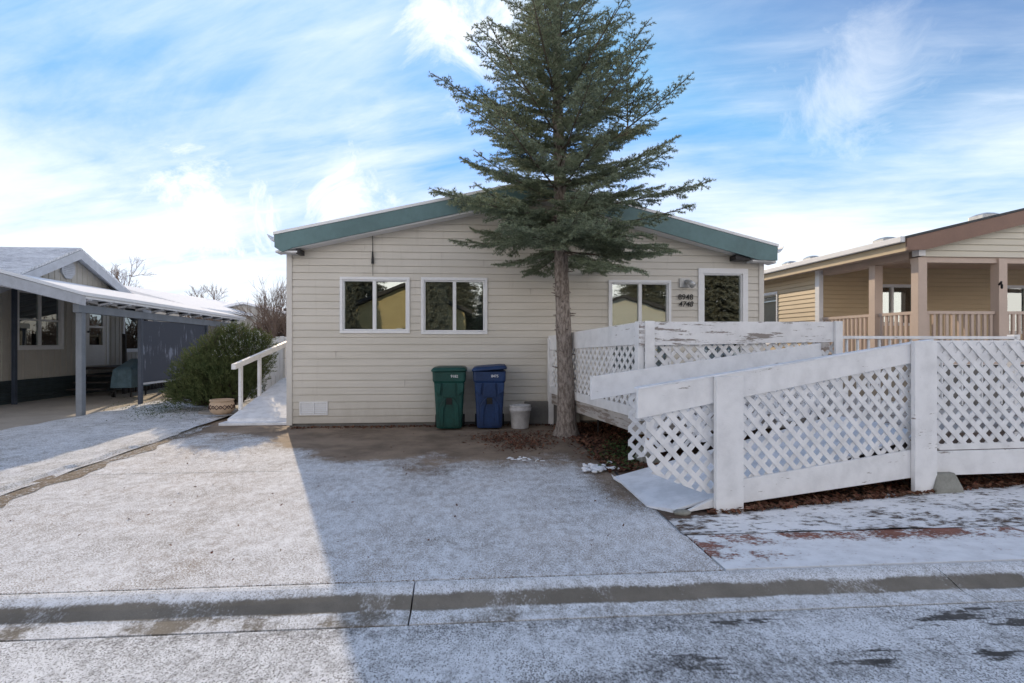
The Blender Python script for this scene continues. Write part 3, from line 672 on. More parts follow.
while z < 10.1:
    Lm = np.interp(z, [2.8,3.2,3.7,4.6,5.5,6.2,8,10.1], [1.62,1.9,2.15,1.78,1.27,.98,.56,.1])
    nb = 6
    a0 = rng.uniform(0, 2*math.pi)
    for i in range(nb):
        a = a0 + i*2*math.pi/nb + rng.uniform(-.35,.35); L = Lm*rng.choice([rng.uniform(.92,1.12), rng.uniform(.55,.92)], p=[.5,.5])
        e0 = np.interp(z, [2.8,3.1,3.6,4.6,6,8,10], [-.34,-.2,.03,.25,.42,.6,.9]) + rng.uniform(-.13,.13); e1 = rng.uniform(.04,.26)
        branch(z + rng.uniform(-.07,.07), a, L, e0, e1)
    z += .18
for q in range(9):
    branch(rng.uniform(3.08,3.4), -math.pi/2 + (q-4)*.32, rng.uniform(1.2,1.8), rng.uniform(-.3,-.12), rng.uniform(-.02,.14))
# a second small leader on the right side of the crown
lead = np.array([TX+.95, TY-.1, 5.2])
b0, b1, S0, S1, T0, T1 = map(lambda q: q, (b0, b1, S0, S1, T0, T1))
for i in range(8): b0.append(lead+np.array([-.0,0,.14*i-.4])); b1.append(lead+np.array([0,0,.14*(i+1)-.4])); bw0.append(.016-.0014*i)
b0.append(np.array([TX,TY,4.4])); b1.append(lead+np.array([0,0,-.4])); bw0.append(.03)
S0.append(lead+np.array([0,0,.5])); S1.append(lead+np.array([0,0,.8]))
oTX, oTY, olean = TX, TY, lean
TX, TY = lead[0], lead[1]; lean = lambda z: (0, 0)
for i in range(26):
    zq = 4.75+i*.043; branch(zq, rng.uniform(0,2*math.pi), .62*(1-i/30)+.06, .35+.02*i, .1, .6)
TX, TY, lean = oTX, oTY, olean
b0, b1, T0, T1, S0, S1 = map(np.array, (b0, b1, T0, T1, S0, S1)); bw = np.array(bw0)[:, None]
np_mesh('branches', np.concatenate([sticks(b0, b1, bw, bw*.85), sticks(T0, T1, .0045, .003)]), 4, M['twig'], spruce)
nd_ = np.concatenate([needles(T0, T1, 160, .038, .0098), needles(S0, S1, 215, .037, .0098, .8), needles(b0[::1], b1, 70, .03, .0075)])
cr = np_mesh('crown', nd_, 3, M['needle'], spruce)
print('spruce tris', len(nd_)//3, 'shoots', len(S0))

# juniper
jx, jy = -5.62, 12.2
jun = thing('juniper_bush', 'big rounded dark green juniper bush beside the side ramp', 'shrub', (jx, jy, 0))
J0, J1 = [], []; C0, C1 = [], []
lobes = [(-.22,-.1,.58,.66,.74),(.2,-.3,.55,.66,.66),(.1,.2,1.0,.66,.68),(.62,.0,.95,.46,.70),(.55,-.3,.42,.5,.5),(.78,.2,1.15,.34,.55),(-.3,-.3,.3,.55,.4),(.25,.25,1.42,.40,.42)]
for (lx_, ly_, lz_, lr, lh) in lobes:
    for i in range(int(1250*lr*lr/.4)):
        v = rng.normal(size=3); v /= np.linalg.norm(v); v[2] = v[2] if v[2] > -.5 else -v[2]
        rr = rng.uniform(.5, 1.03)
        p = np.array([jx+lx_, jy+ly_, lz_]) + v*np.array([lr,lr,lh])*rr
        if p[2] < .06: continue
        d_ = v*np.array([1,1,.4])*.7 + np.array([0,0,rng.uniform(.2,.9)]) + rng.normal(size=3)*.25; d_ /= np.linalg.norm(d_); l = rng.uniform(.09,.2)
        J0.append(p); J1.append(p+d_*l)
        for j in range(5):
            c = p+d_*l*rng.uniform(.15,.9); dd = d_+rng.normal(size=3)*.55; dd /= np.linalg.norm(dd); J0.append(c); J1.append(c+dd*rng.uniform(.03,.075))
        if i % 6 == 0: C0.append(np.array([jx+lx_*.6, jy+ly_*.6, .1])); C1.append(p)
for i in range(26):   # long wild sprays at the top
    a = rng.uniform(0, 2*math.pi); p = np.array([jx+.35+.45*math.cos(a), jy+.4*math.sin(a), rng.uniform(1.3,1.65)]); d_ = np.array([rng.uniform(-.5,.7), rng.uniform(-.4,.4), .8]); d_ /= np.linalg.norm(d_)
    for j in range(5): J0.append(p+d_*.07*j); J1.append(p+d_*.07*(j+1)); C0.append(J0[-1]); C1.append(J1[-1])
J0, J1, C0, C1 = map(np.array, (J0, J1, C0, C1))
np_mesh('stems', sticks(C0, C1, .006, .003), 4, M['twig'], jun)
sel = (J0[:,2] > 1.15) & (J0[:,0] > jx+.15) & (rng.random(len(J0)) < .10)
np_mesh('snow_dusting', needles(J0[sel], J1[sel], 200, .016, .009, .9), 3, M['snow'], jun)
np_mesh('foliage', needles(J0, J1, 240, .020, .007, .9), 3, M['juniper'], jun)

# bare trees ---------------------------------------------------------
def bare(x, y, h, spread, name, label, seed, m='baretwig', depth=6, stems=1, trunk_h=.22, w=None):
    rg = np.random.default_rng(seed); a, b_, w0, w1 = [], [], [], []; tk = MB()
    t_ = thing(name, label, 'tree' if 'tree' in name else 'shrub', (x, y, 0))
    w = w or h*.014
    def grow(p, d_, l, r_, k_):
        q = p; dd = d_.copy()
        for i in range(3):
            dd = dd + rg.normal(size=3)*.12; dd[2] += .05; dd /= np.linalg.norm(dd); q2 = q + dd*l/3
            a.append(q); b_.append(q2); w0.append(r_*(1-.1*i)); w1.append(r_*(.9-.1*i)); q = q2
            if k_ > 0 and i > 0: 
                e = dd + rg.normal(size=3)*spread; e[2] += .15; e /= np.linalg.norm(e); grow(q, e, l*rg.uniform(.5,.75), r_*.55, k_-1)
        if k_ > 0:
            for j in range(2):
                e = dd + rg.normal(size=3)*spread*.7; e /= np.linalg.norm(e); grow(q, e, l*rg.uniform(.6,.8), r_*.65, k_-1)
    for s in range(stems):
        p0 = np.array([x+rg.normal()*.12*(stems>1), y+rg.normal()*.12*(stems>1), -.04]); d0 = np.array([rg.normal()*.18*(stems>1), rg.normal()*.18*(stems>1), 1.0])
        p1 = p0 + d0*h*trunk_h; tk.tube([p0, (p0+p1)/2+rg.normal(size=3)*.02, p1], [w*1.3, w*1.05, w*.95], 8)
        grow(p1, d0/np.linalg.norm(d0), h*.26, w*.8, depth)
    tk.build('trunk', M[m], t_, smooth=True)
    a, b_ = np.array(a), np.array(b_); np_mesh('crown', sticks(a, b_, np.array(w0)[:,None], np.array(w1)[:,None]), 4, M[m], t_)
    return t_
bare(-20.8, 33.5, 6.9, .55, 'bare_tree', 'leafless tree rising behind the carport roof at left', 5, depth=5)
bare(-17.6, 36, 5.6, .55, 'bare_tree', 'smaller leafless tree just right of its neighbour, behind the carport', 15, depth=5)
bare(-6.5, 18.6, 4.3, .33, 'bare_shrub', 'tall leafless many stemmed shrub beside the left house corner', 8, depth=4, stems=5, w=.03, trunk_h=.12)
hd = thing('brown_hedge', 'low brown leafless hedge behind the side ramp', 'hedge', (-8.5, 21, 0))
H0 = np.stack([rng.uniform(-10.5,-6.0,5200), 21+rng.normal(size=5200)*.5, rng.uniform(.1,2.0,5200)], 1); H0[:,2] += .35*np.sin(H0[:,0]*2.3)
H1 = H0 + np.stack([rng.normal(size=5200)*.12, rng.normal(size=5200)*.12, rng.uniform(.1,.35,5200)], 1)
np_mesh('twigs', np.concatenate([sticks(H0, H1, .012, .006)]), 4, M['baretwig'], hd); np_mesh('dry_leaves', needles(H0, H1, 40, .06, .03), 3, M['brownhedge'], hd)

# ------------------------------------------------------------ left side: pot, pavers, side ramp
px_, py_ = G(222, 413.5, .1)
pot = thing('flower_pot', 'pale terracotta pot with dark painted band, in front of the juniper', 'flower pot', (px_, py_, .1))
b = MB(); b.lathe(px_, py_, [(.13,.09),(.15,.10),(.205,.15),(.222,.24),(.212,.31),(.195,.335),(.20,.345),(.215,.35),(.215,.375),(.185,.375),(.18,.34),(.19,.30),(.02,.28)]); b.build('body', M['terracotta'], pot, smooth=True)
zg = MB()
for k_ in range(10):
    a = k_*2*math.pi/10; b_ = a + 2*math.pi/20
    pts = [(px_+.225*math.cos(q), py_+.225*math.sin(q), z) for q, z in ((a,.27),(b_,.20),(a+2*math.pi/10,.27))]; zg.tube(pts, .009, 5)
    pts = [(px_+.222*math.cos(q), py_+.222*math.sin(q), z) for q, z in ((a,.21),(b_,.28),(a+2*math.pi/10,.21))]; zg.tube(pts, .007, 5)
zg.build('painted_band', M['potmark'], pot)
for q0, q1, lab in ((198,223,'long grey stone slab under the left side of the pot'),(224.5,238,'short grey stone slab between the pot and handrail post')):
    A = G(q0, 416.5); B = G(q1, 416.5); b = MB(); b.slab([A, B, (B[0]+.02,B[1]+.34), (A[0]+.02,A[1]+.34)], .0, .10 if q0 < 200 else .085)
    tag(b.build('stone_slab', M['slate'], None, bevel=.01, loc=(A[0],A[1],0)), lab, 'stone slab')
sr = thing('side_ramp', 'narrow snow covered ramp with white handrail along the left house wall', 'ramp', (-4.0, 9.85, 0))
SX0, SX1 = -4.42, -3.26; SY = 9.83
b = MB(); b.hexa([(SX0,SY+.14,.0),(SX1,SY+.14,.0),(SX1,17,1.35),(SX0,17,1.35)], [(SX0,SY+.14,.10),(SX1,SY+.14,.10),(SX1,17,1.43),(SX0,17,1.43)]); b.build('ramp_surface', M['ply'], sr)
b = MB(); b.box(SX0-.08, SX1-.06, SY-.04, SY+.26, .0, .045); b.build('ramp_lip', M['ply'], sr, bevel=.005)
b = MB(); b.hexa([(SX0-.035,SY+.2,.0),(SX0,SY+.2,.0),(SX0,17,1.2),(SX0-.035,17,1.2)], [(SX0-.035,SY+.2,.08),(SX0,SY+.2,.08),(SX0,17,1.46),(SX0-.035,17,1.46)]); b.build('edge_board', M['white'], sr)
hx = SX0; hz = lambda y: 1.075 + (y-10.17)*.150
for yy in (10.52, 11.42, 12.9, 14.6):
    b = MB(); b.box(hx-.03, hx+.022, yy-.045, yy+.045, .0, hz(yy)-.03); b.build('post', M['white'], sr, bevel=.004)
b = MB(); b.hexa([(hx-.04,10.2,hz(10.2)-.10),(hx+.04,10.2,hz(10.2)-.10),(hx+.045,15,hz(15)-.12),(hx-.045,15,hz(15)-.12)], [(hx-.04,10.2,hz(10.2)),(hx+.04,10.2,hz(10.2)),(hx+.045,15,hz(15)),(hx-.045,15,hz(15))]); b.build('hand_rail', M['white'], sr, bevel=.005)
gt = thing('garden_gate', 'white arched picket gate behind the side ramp handrail', 'gate', (-4.95, 14.2, 0))
for i in range(9):
    x = -5.42 + i*.11; b = MB(); b.box(x, x+.098, 14.19, 14.215, .15, 1.40 + .24*math.sin(math.pi*(i+.5)/9)); b.build('picket', M['vinylwhite'], gt)
for q in (.45, 1.2): b = MB(); b.box(-5.44, -4.4, 14.22, 14.25, q, q+.09); b.build('rail', M['vinylwhite'], gt)
b = MB(); b.box(-5.62, -5.5, 14.15, 14.27, 0, 1.78); b.build('post', M['vinylwhite'], gt)

# ------------------------------------------------------------ left neighbour house and carport
nb = thing('neighbour_house', 'grey board sided house with white trimmed gable, under and behind the carport at left', 'house', (-11.1, 15.5, 0))
NXW = -11.1; fL = lambda u, z, o: (NXW + o, u, z)
def ny(px): return NXW / tn(px)
def nz(py, px): return ZY(py, NXW, ny(px))
PY_, PZ_ = 15.5, 3.98; ns = .475
LW = [(ny(18), ny(60), 1.38, 2.74), (ny(124), ny(140), nz(357,132)+.25, 2.6)]
DR = (16.15, 16.98, .80, 2.72)
wm = MB()
def lim(z):
    if z < 2.55: return (11.5, 18.95)
    h = (PZ_ - .05 - z)/ns; return (max(12.2, PY_-h), min(18.9, PY_+h)) if h > 0 else (PY_, PY_)
siding(wm, fL, .56, PZ_-.06, lim, LW + [DR], .5, .0)
wm.build('wall', M['greywall'], nb)
bt = MB(); y = 11.6
while y < 18.9:
    top = 2.4 if (y < 12.3 or y > 18.7) else PZ_ - .05 - abs(y-PY_)*ns
    segs = [(.56, top)]
    for w_ in LW + [DR]:
        if w_[0]-.09 < y < w_[1]+.09: segs = [(.56, w_[2]-.08), (w_[3]+.08, top)]
    for a, c in segs:
        if c > a: bt.boxf(fL, y, y+.018, a, c, .001, .014)
    y += .2
bt.build('batten', M['greywall'], nb)
sk = MB(); z = .0
while z < .55: sk.boxf(fL, 11.5, 18.95, z+.004, z+.085, .01, .04); z += .095
sk.boxf(fL, 11.5, 18.95, 0, .555, -.05, .008); sk.build('skirting', M['skirt'], nb)
b = MB(); b.box(-30, NXW-.01, 11.5, 11.55, 0, 2.5); b.box(-30, NXW-.01, 18.9, 18.95, 0, 2.5); b.build('side_wall', M['greywall'], nb)
rf = MB()
for s in (-1, 1):
    e = (PY_ + s*3.6, PZ_ + .05 - 3.6*ns)
    rf.prism([(PY_, PZ_+.05), e, (e[0], e[1]+.06), (PY_, PZ_+.11)], lambda u, z, o: (o, u, z), -32, NXW+.32)
M['roofdust'] = snowy('dusted_grey_shingle', (.22,.23,.27), .62, .15, 24, .14, (1,5,1), .01, 3)
rf.build('roof', M['roofdust'], nb)
b = MB()
b.hexa([(-32,11.2,2.5),(NXW+.3,11.2,2.5),(NXW+.3,12.0,2.56),(-32,12.0,2.56)],[(-32,11.2,2.56),(NXW+.3,11.2,2.56),(NXW+.3,12.0,2.62),(-32,12.0,2.62)])
b.build('lean_to_roof', M['roofdust'], nb)
for s in (-1, 1):
    fs = MB(); e = (PY_ + s*3.62, PZ_ + .04 - 3.62*ns)
    fs.prism([(PY_, PZ_+.04), e, (e[0], e[1]-.22), (PY_, PZ_-.2)], lambda u, z, o: (o, u, z), NXW+.28, NXW+.33); fs.build('rake_board', M['palegrey'], nb)
    fs = MB(); fs.prism([(PY_, PZ_-.02), (e[0], e[1]-.05), (e[0], e[1]-.08), (PY_, PZ_-.05)], lambda u, z, o: (o, u, z), NXW+.02, NXW+.275); fs.build('soffit', M['palegrey'], nb)
vy, vz = 15.42, nz(269,67); vv = MB()
ring = [(vy+(.26)*math.cos(R(22.5+45*i)), vz+.29*math.sin(R(22.5+45*i))) for i in range(8)]; vv.prism(ring, fL, .015, .06)
for i in range(7): vv.boxf(fL, vy-.15, vy+.15, vz-.17+i*.05, vz-.145+i*.05, .06, .075)
vv.build('gable_vent', M['palegrey'], nb, bevel=.006)
window(nb, fL, *LW[0], mull=[(LW[0][0]+LW[0][1])/2], trim=.09, blind=True, rails=[2.05], label='white trimmed four pane window')
window(nb, fL, *LW[1], mull=[], trim=.09, blind=False)
dd = MB(); u0, u1, z0_, z1_ = DR
for a in ((u0,u1,z0_,z0_+.6),(u0,u0+.13,z0_+.6,z1_),(u1-.13,u1,z0_+.6,z1_),(u0+.13,u1-.13,z0_+1.1,z0_+1.16),(u0+.13,u1-.13,z1_-.14,z1_)): dd.boxf(fL, *a, -.04, .01)
for a in ((u0-.09,u0,z0_,z1_+.09),(u1,u1+.09,z0_,z1_+.09),(u0,u1,z1_,z1_+.09)): dd.boxf(fL, *a, -.03, .03)
do = dd.build('door', M['vinylwhite'], nb)
b = MB(); b.boxf(fL, u0+.13, u1-.13, z0_+.6, z1_-.14, -.03, -.02); b.build('door_glass', M['glass'], do); b = MB(); b.boxf(fL, u0+.1, u1-.1, z0_+.55, z1_-.1, -.3, -.29); b.build('door_screen', M['darkroom'], do)
b = MB(); b.tube([fL(u0+.06, z0_+.98, .01), fL(u0+.06, z0_+.98, .06)], .03, 10); b.build('door_handle', M['black'], do)
stp = thing('porch_steps', 'dark wooden porch platform with steps and black railing at the grey house door', 'steps', (-10.3, 17, 0))
b = MB(); b.box(-11.0, -9.9, 15.9, 18.6, .70, .77); b.build('platform', M['darkwood'], stp)
for i in range(3): b = MB(); b.box(-10.9, -10.0, 15.9-.26*(i+1), 15.9-.26*i-.02, .52-.17*i, .56-.17*i); b.build('tread', M['darkwood'], stp)
b = MB()
for y in np.arange(15.95, 18.6, .16): b.box(-9.93, -9.9, y, y+.10, .02, .69)
b.build('skirt_slats', M['darkwood'], stp)
for (x, y) in ((-9.92, 16.95), (-9.92, 18.5), (-9.92, 15.95)):
    b = MB(); b.box(x-.04, x+.04, y-.04, y+.04, .0, 2.3 if y == 16.95 else 1.72); b.build('post', M['black'], stp)
b = MB(); b.box(-9.95, -9.89, 16.95, 18.5, 1.64, 1.72); b.box(-9.94, -9.90, 16.95, 18.5, .92, .97); b.build('hand_rail', M['black'], stp)
# tarp-covered grill
qx, qy = -9.35, 15.3
grl = thing('covered_grill', 'barbecue under a faded blue tarp, in front of the dark porch steps', 'barbecue', (qx, qy, 0))
b = MB(); b.loft([[(qx+sx*w_, qy+sy*d_, z+dz*sy*.08) for sx, sy in ((-1,-1),(-.3,-1.08),(.4,-.96),(1,-1),(1.05,0),(1,1),(0,1.04),(-1,1),(-1.04,.1))] for w_, d_, z, dz in ((.27,.42,.26,0),(.26,.40,.5,.3),(.24,.36,.82,1),(.16,.30,.92,1.3))]); b.build('tarp', M['blue'], grl, bevel=.01)
for sx in (-1, 1):
    for sy in (-1, 1): b = MB(); b.tube([(qx+sx*.2, qy+sy*.33, .0), (qx+sx*.2, qy+sy*.33, .4)], .02, 6); b.build('leg', M['black'], grl)
b = MB(); b.tube([(qx-.26, qy-.33, .08), (qx-.22, qy-.33, .08)], .08, 14); b.build('wheel', M['rubber'], grl)

cpt = thing('carport', 'blue grey open carport with snow on its roof, beside the grey house', 'carport', (-7.8, 12, 0))
yB, yA, yC = 8.4, 11.0, 18.4
def cz(y): return 2.45 + (yA-y)*.112 if y < yA else 2.45 - (y-yA)*.0205
def cslab(x0, x1, y0, y1, dz0, dz1, rise=.0):
    b = MB(); b.hexa([(x0,y0,cz(y0)+dz0+rise),(x1,y0,cz(y0)+dz0),(x1,y1,cz(y1)+dz0),(x0,y1,cz(y1)+dz0+rise)], [(x0,y0,cz(y0)+dz1+rise),(x1,y0,cz(y0)+dz1),(x1,y1,cz(y1)+dz1),(x0,y1,cz(y1)+dz1+rise)]); return b
XE = -7.6
b = cslab(-11.0, XE, yB, yA, -.10, -.05, .74); b2 = cslab(-11.0, XE, yA+.001, yC, -.10, -.05, .74); b.add(b2.v, b2.f); b.build('roof_sheet', M['snow'], cpt)
b = cslab(-11.0, XE+.02, yB-.02, yA, -.048, .012, .74); b2 = cslab(-11.0, XE+.03, yA+.001, yC+.02, -.048, .02, .74); b.add(b2.v, b2.f); b.build('roof_snow', M['snow'], cpt)
b = cslab(XE-.03, XE+.005, yB, yA+.05, -.245, -.051); b.build('fascia', M['palegrey'], cpt)
b = MB(); b.hexa([(-11,yB,cz(yB)+.52),(XE-.03,yB,cz(yB)-.22),(XE-.03,yB+.03,cz(yB)-.22),(-11,yB+.03,cz(yB)+.52)],[(-11,yB,cz(yB)+.68),(XE-.03,yB,cz(yB)-.06),(XE-.03,yB+.03,cz(yB)-.06),(-11,yB+.03,cz(yB)+.68)]); b.build('fascia', M['palegrey'], cpt)
y = yA + .15
while y < yC:
    b = MB(); b.hexa([(-11,y,cz(y)+.50),(XE-.25,y,cz(y)-.15),(XE-.25,y+.10,cz(y)-.15),(-11,y+.10,cz(y)+.50)],[(-11,y,cz(y)+.635),(XE-.01,y,cz(y)-.101),(XE-.01,y+.10,cz(y)-.101),(-11,y+.10,cz(y)+.635)])
    b.hexa([(XE-.25,y,cz(y)-.20),(XE-.01,y,cz(y)-.13),(XE-.01,y+.10,cz(y)-.13),(XE-.25,y+.10,cz(y)-.20)],[(XE-.25,y,cz(y)-.101),(XE-.012,y,cz(y)-.102),(XE-.012,y+.10,cz(y)-.102),(XE-.25,y+.10,cz(y)-.101)])
    b.build('rafter', M['palegrey'], cpt); y += .62
b = MB(); b.hexa([(-7.89,yA+.12,2.08),(-7.77,yA+.12,2.08),(-7.77,yC,1.92),(-7.89,yC,1.92)], [(-7.89,yA+.12,2.245),(-7.77,yA+.12,2.245),(-7.77,yC,2.085),(-7.89,yC,2.085)]); b.build('beam', M['grey'], cpt, bevel=.005)
for (x, y, h_) in ((-7.85, 11.28, 2.10), (-7.80, 13.12, 2.05), (-7.80, 16.2, 2.0), (-7.8, 18.3, 1.95), (-10.85, 13.45, 2.97), (-10.85, 9.0, 3.2)):
    w_ = .058 if y < 12 else .04; b = MB(); b.box(x-w_, x+w_, y-w_, y+w_, 0, h_-.02); b.build('post', M['grey' if y < 12 else 'navy'], cpt, bevel=.005)
t = NT('streaked_dark_screen'); t.wpos(); s1 = t.noise(6, 6, .7, t.map((1,2.2,.35))); s2 = t.noise(1.1, 3, .5, t.map((1,1,1.6)))
k_ = t.step(t.math('ADD', t.math('MULTIPLY', s1, .65), t.math('MULTIPLY', s2, .35)), .555, .62); t.bump(t.noise(120, 1), .3, .002)
M['screen'] = t.fin(t.mix(k_, (.055,.065,.09), (.22,.25,.32)), .6, .3)  # dark panels with random pale streaks
for (y0, y1) in ((13.2, 16.12), (16.28, 18.2)):
    b = MB(); b.box(-7.815, -7.80, y0, y1, .52, 2.0); b.build('screen_panel', M['screen' if y0 < 14 else 'lathwall'], cpt)
    b = MB(); b.box(-7.83, -7.78, y0, y1, .47, .518); b.build('screen_rail', M['palegrey'], cpt)

# houses beyond, left
def far_house(x0, x1, y0, y1, h, pk, label, wall, name='far_house', vents=0):
    t_ = thing(name, label, 'house', ((x0+x1)/2, y0, 0))
    b = MB(); b.box(x0, x1, y0, y1, 0, h); b.build('wall', M[wall], t_)
    cx_ = (x0+x1)/2; b = MB()
    b.prism([(x0-.3,h-.02),(cx_,pk),(x1+.3,h-.02),(x1+.3,h+.1),(cx_,pk+.12),(x0-.3,h+.1)], lambda u, z, o: (u, o, z), y0-.3, y1+.3); ro = b.build('roof', M['snow'], t_)
    b = MB(); b.prism([(x0,h),(x1,h),(cx_,pk)], lambda u, z, o: (u, o, z), y0+.002, y1); b.build('gable', M[wall], t_)
    for i in range(vents):
        yy = y0 + 1 + i*(y1-y0-2)/max(1,vents-1); xx = x1-1.2; zz = h + .1 + (pk-h)*(x1-xx)/(x1-cx_)
        b = MB(); b.box(xx-.15, xx+.15, yy-.15, yy+.15, zz-.1, zz+.22); b.build('roof_vent', M['darkwood'], ro)
    return t_
far_house(-19.5, -12.2, 24, 38, 2.9, 3.95, 'distant house with snow covered roof showing above the carport', 'greywall', vents=0)
far_house(-15.5, -9.3, 30, 50, 2.75, 3.55, 'long low distant building with bumps along its snowy roof, above the juniper', 'greywall', vents=9)

# ------------------------------------------------------------ right neighbour house
rh = thing('porch_house', 'tan sided house with covered porch and brown gable fascia, beyond the ramp at right', 'house', (12.5, 9.7, 0))
EX, EZ = 8.27, 3.48; RS_ = .238; RCX = 12.9
fR = lambda u, z, o: (u, 12.7 - o, z); fS = lambda u, z, o: (8.70 - o, u, z); fG = lambda u, z, o: (u, 9.72 - o, z)
RW = [(10.30, 11.22, 1.95, 2.90), (13.75, 15.1, 1.75, 2.90)]
b = MB(); siding(b, fR, 1.15, 3.55, lambda z: (8.72, 18), RW, .11, .022); b.build('porch_wall', M['tan'], rh)
SWN = (14.55, 15.85, 1.45, 2.88)
b = MB(); siding(b, fS, .55, 3.42, lambda z: (12.7, 26), [SWN], .115, .018); b.build('side_wall', M['tan'], rh)
b = MB(); siding(b, fG, 3.16, 4.55, lambda z: (max(8.72, EX+.25+(z-EZ+.02)/RS_), 17.2), (), .125, .02); b.build('gable_wall', M['cream'], rh)
b = MB(); b.box(8.64, 8.745, 12.62, 12.78, .5, 3.45); b.build('corner_trim', M['vinylwhite'], rh); b = MB(); b.box(8.66, 8.80, 9.68, 9.84, 3.17, 3.42); b.build('corner_trim', M['vinylwhite'], rh)
b = MB(); b.box(8.72, 18, 9.70, 12.69, 1.05, 1.14); b.build('porch_floor', M['taupe'], rh)
b = MB(); b.box(8.74, 18, 9.76, 9.8, .0, 1.04); b.box(8.76,8.8,9.8,12.7,0,1.04); b.build('porch_skirt', M['block'], rh)  # grey in place of tan; shade on the skirt is put into its colour
b = MB(); b.box(8.74, 18, 9.74, 9.98, 3.05, 3.155); b.box(8.72, 8.98, 9.99, 12.6, 3.15, 3.40); b.build('porch_beam', M['taupe'], rh)
b = MB(); b.box(8.99, 18, 9.99, 12.68, 3.36, 3.40); b.build('porch_ceiling', M['taupe'], rh)
for (x, y) in ((8.67, 9.70), (8.67, 10.82), (10.36, 9.70), (13.5, 9.70)):
    b = MB(); b.box(x, x+.18, y, y+.18, 1.1, 3.14); b.build('column', M['taupe'], rh, bevel=.006)
def railing(p0, p1):
    L = math.dist(p0, p1); dx, dy = (p1[0]-p0[0])/L, (p1[1]-p0[1])/L; f = lambda u, z, o: (p0[0]+dx*u-dy*o, p0[1]+dy*u+dx*o, z)
    b = MB(); b.boxf(f, 0, L, 2.04, 2.10, -.035, .035); b.boxf(f, 0, L, 1.20, 1.26, -.03, .03); o = b.build('railing', M['taupe'], rh)
    n = int(L/.125); 
    for i in range(n): u = (i+.5)*L/n; b = MB(); b.boxf(f, u-.027, u+.027, 1.26, 2.04, -.02, .02); b.build('baluster', M['taupe'], o)
railing((8.76,9.9),(8.76,10.8)); railing((8.76,11.02),(8.76,12.62)); railing((8.87,9.79),(10.34,9.79)); railing((10.56,9.79),(13.48,9.79))
window(rh, fR, *RW[0], mull=[10.64], trim=.05, blind=True, label='two pane porch window behind the columns'); window(rh, fR, *RW[1], mull=[14.3], trim=.05)
window(rh, fS, *SWN, trim=.05, blind=False, label='window in the sunlit side wall')
b = MB(); b.prism([(EX, EZ), (RCX, EZ+(RCX-EX)*RS_), (2*RCX-EX, EZ), (2*RCX-EX, EZ+.04), (RCX, EZ+.04+(RCX-EX)*RS_), (EX, EZ+.04)], lambda u, z, o: (u, o, z), 9.5, 26); ro = b.build('roof', M['shingle'], rh)
b = MB(); b.prism([(EX+.01, EZ-.23), (EX+.01, EZ-.005), (RCX, EZ-.005+(RCX-EX)*RS_), (RCX, EZ-.24+(RCX-EX)*RS_), (EX+.4, EZ-.22)], lambda u, z, o: (u, o, z), 9.52, 9.56); b.build('fascia', M['brownfascia'], rh)
b = MB(); b.box(EX-.09, EX-.0, 9.55, 26, EZ-.075, EZ+.035); b.build('gutter', M['vinylwhite'], rh, bevel=.01)
b = MB(); b.box(EX+.02, EX+.05, 9.57, 26, EZ-.24, EZ-.08); b.build('eave_board', M['tan'], rh); b = MB(); b.box(EX+.051, 8.68, 9.57, 26, EZ-.20, EZ-.17); b.build('soffit', M['taupe'], rh)
b = MB(); b.tube([(10.34,9.68,2.62),(10.30,9.60,2.66),(10.28,9.57,2.60),(10.31,9.6,2.54)], .02, 8); b.build('wall_hook', M['black'], rh)
def rvent(px, py, w_, x):
    w_ *= .8
    y = x/tn(px); zz = EZ + (x-EX)*RS_ + .03; b = MB()
    b.loft([rrect(x, y, zz-.06, w_, .2, .05), rrect(x, y, zz+.03, w_, .2, .05), rrect(x, y, zz+.08, w_*.55, .12, .05)]); b.build('roof_vent', M['lamp'], ro)
rvent(790, 262, .18, 8.9); rvent(812, 257, .2, 9.2); rvent(886, 240, .24, 9.3); rvent(985, 215, .26, 10.6)

# ------------------------------------------------------------ across the street (reflected in the windows)
def street_house(x0, x1, y1, h, pk, wall, label):
    t_ = thing('street_house', label, 'house', ((x0+x1)/2, y1, 0)); y0 = y1-14
    f = lambda u, z, o: (u, y1 + o, z); cx_ = (x0+x1)/2
    b = MB(); siding(b, f, 0, pk-.02, lambda z: (x0, x1) if z < h else (x0+(z-h)*(cx_-x0)/(pk-h), x1-(z-h)*(x1-cx_)/(pk-h)), (), .13); b.build('wall', M[wall], t_)
    b = MB(); b.box(x0, x0+.1, y0, y1-.03, 0, h); b.box(x1-.1, x1, y0, y1-.03, 0, h); b.build('side_wall', M[wall], t_)
    b = MB(); b.prism([(x0-.4,h-.08),(cx_,pk+.02),(x1+.4,h-.08),(x1+.4,h+.12),(cx_,pk+.2),(x0-.4,h+.12)], lambda u, z, o: (u, o, z), y0, y1+.4); b.build('roof', M['darkwood'], t_)
    window(t_, f, cx_-.4, cx_+.7, 1.1, 2.2, mull=[cx_+.15])
street_house(-7.4, -.4, -12, 3.2, 4.7, 'yellow', 'yellow sided house across the street, seen reflected in the windows')
street_house(4.5, 14, -13, 2.8, 4.2, 'cream', 'cream sided house across the street, seen reflected in the windows')
bare(-9.5, -11, 8.5, .55, 'bare_tree', 'leafless tree across the street, seen reflected in the windows', 21, depth=5)
bare(-3.2, -27, 9.5, .55, 'bare_tree', 'leafless tree behind the yellow house across the street', 22, depth=5)
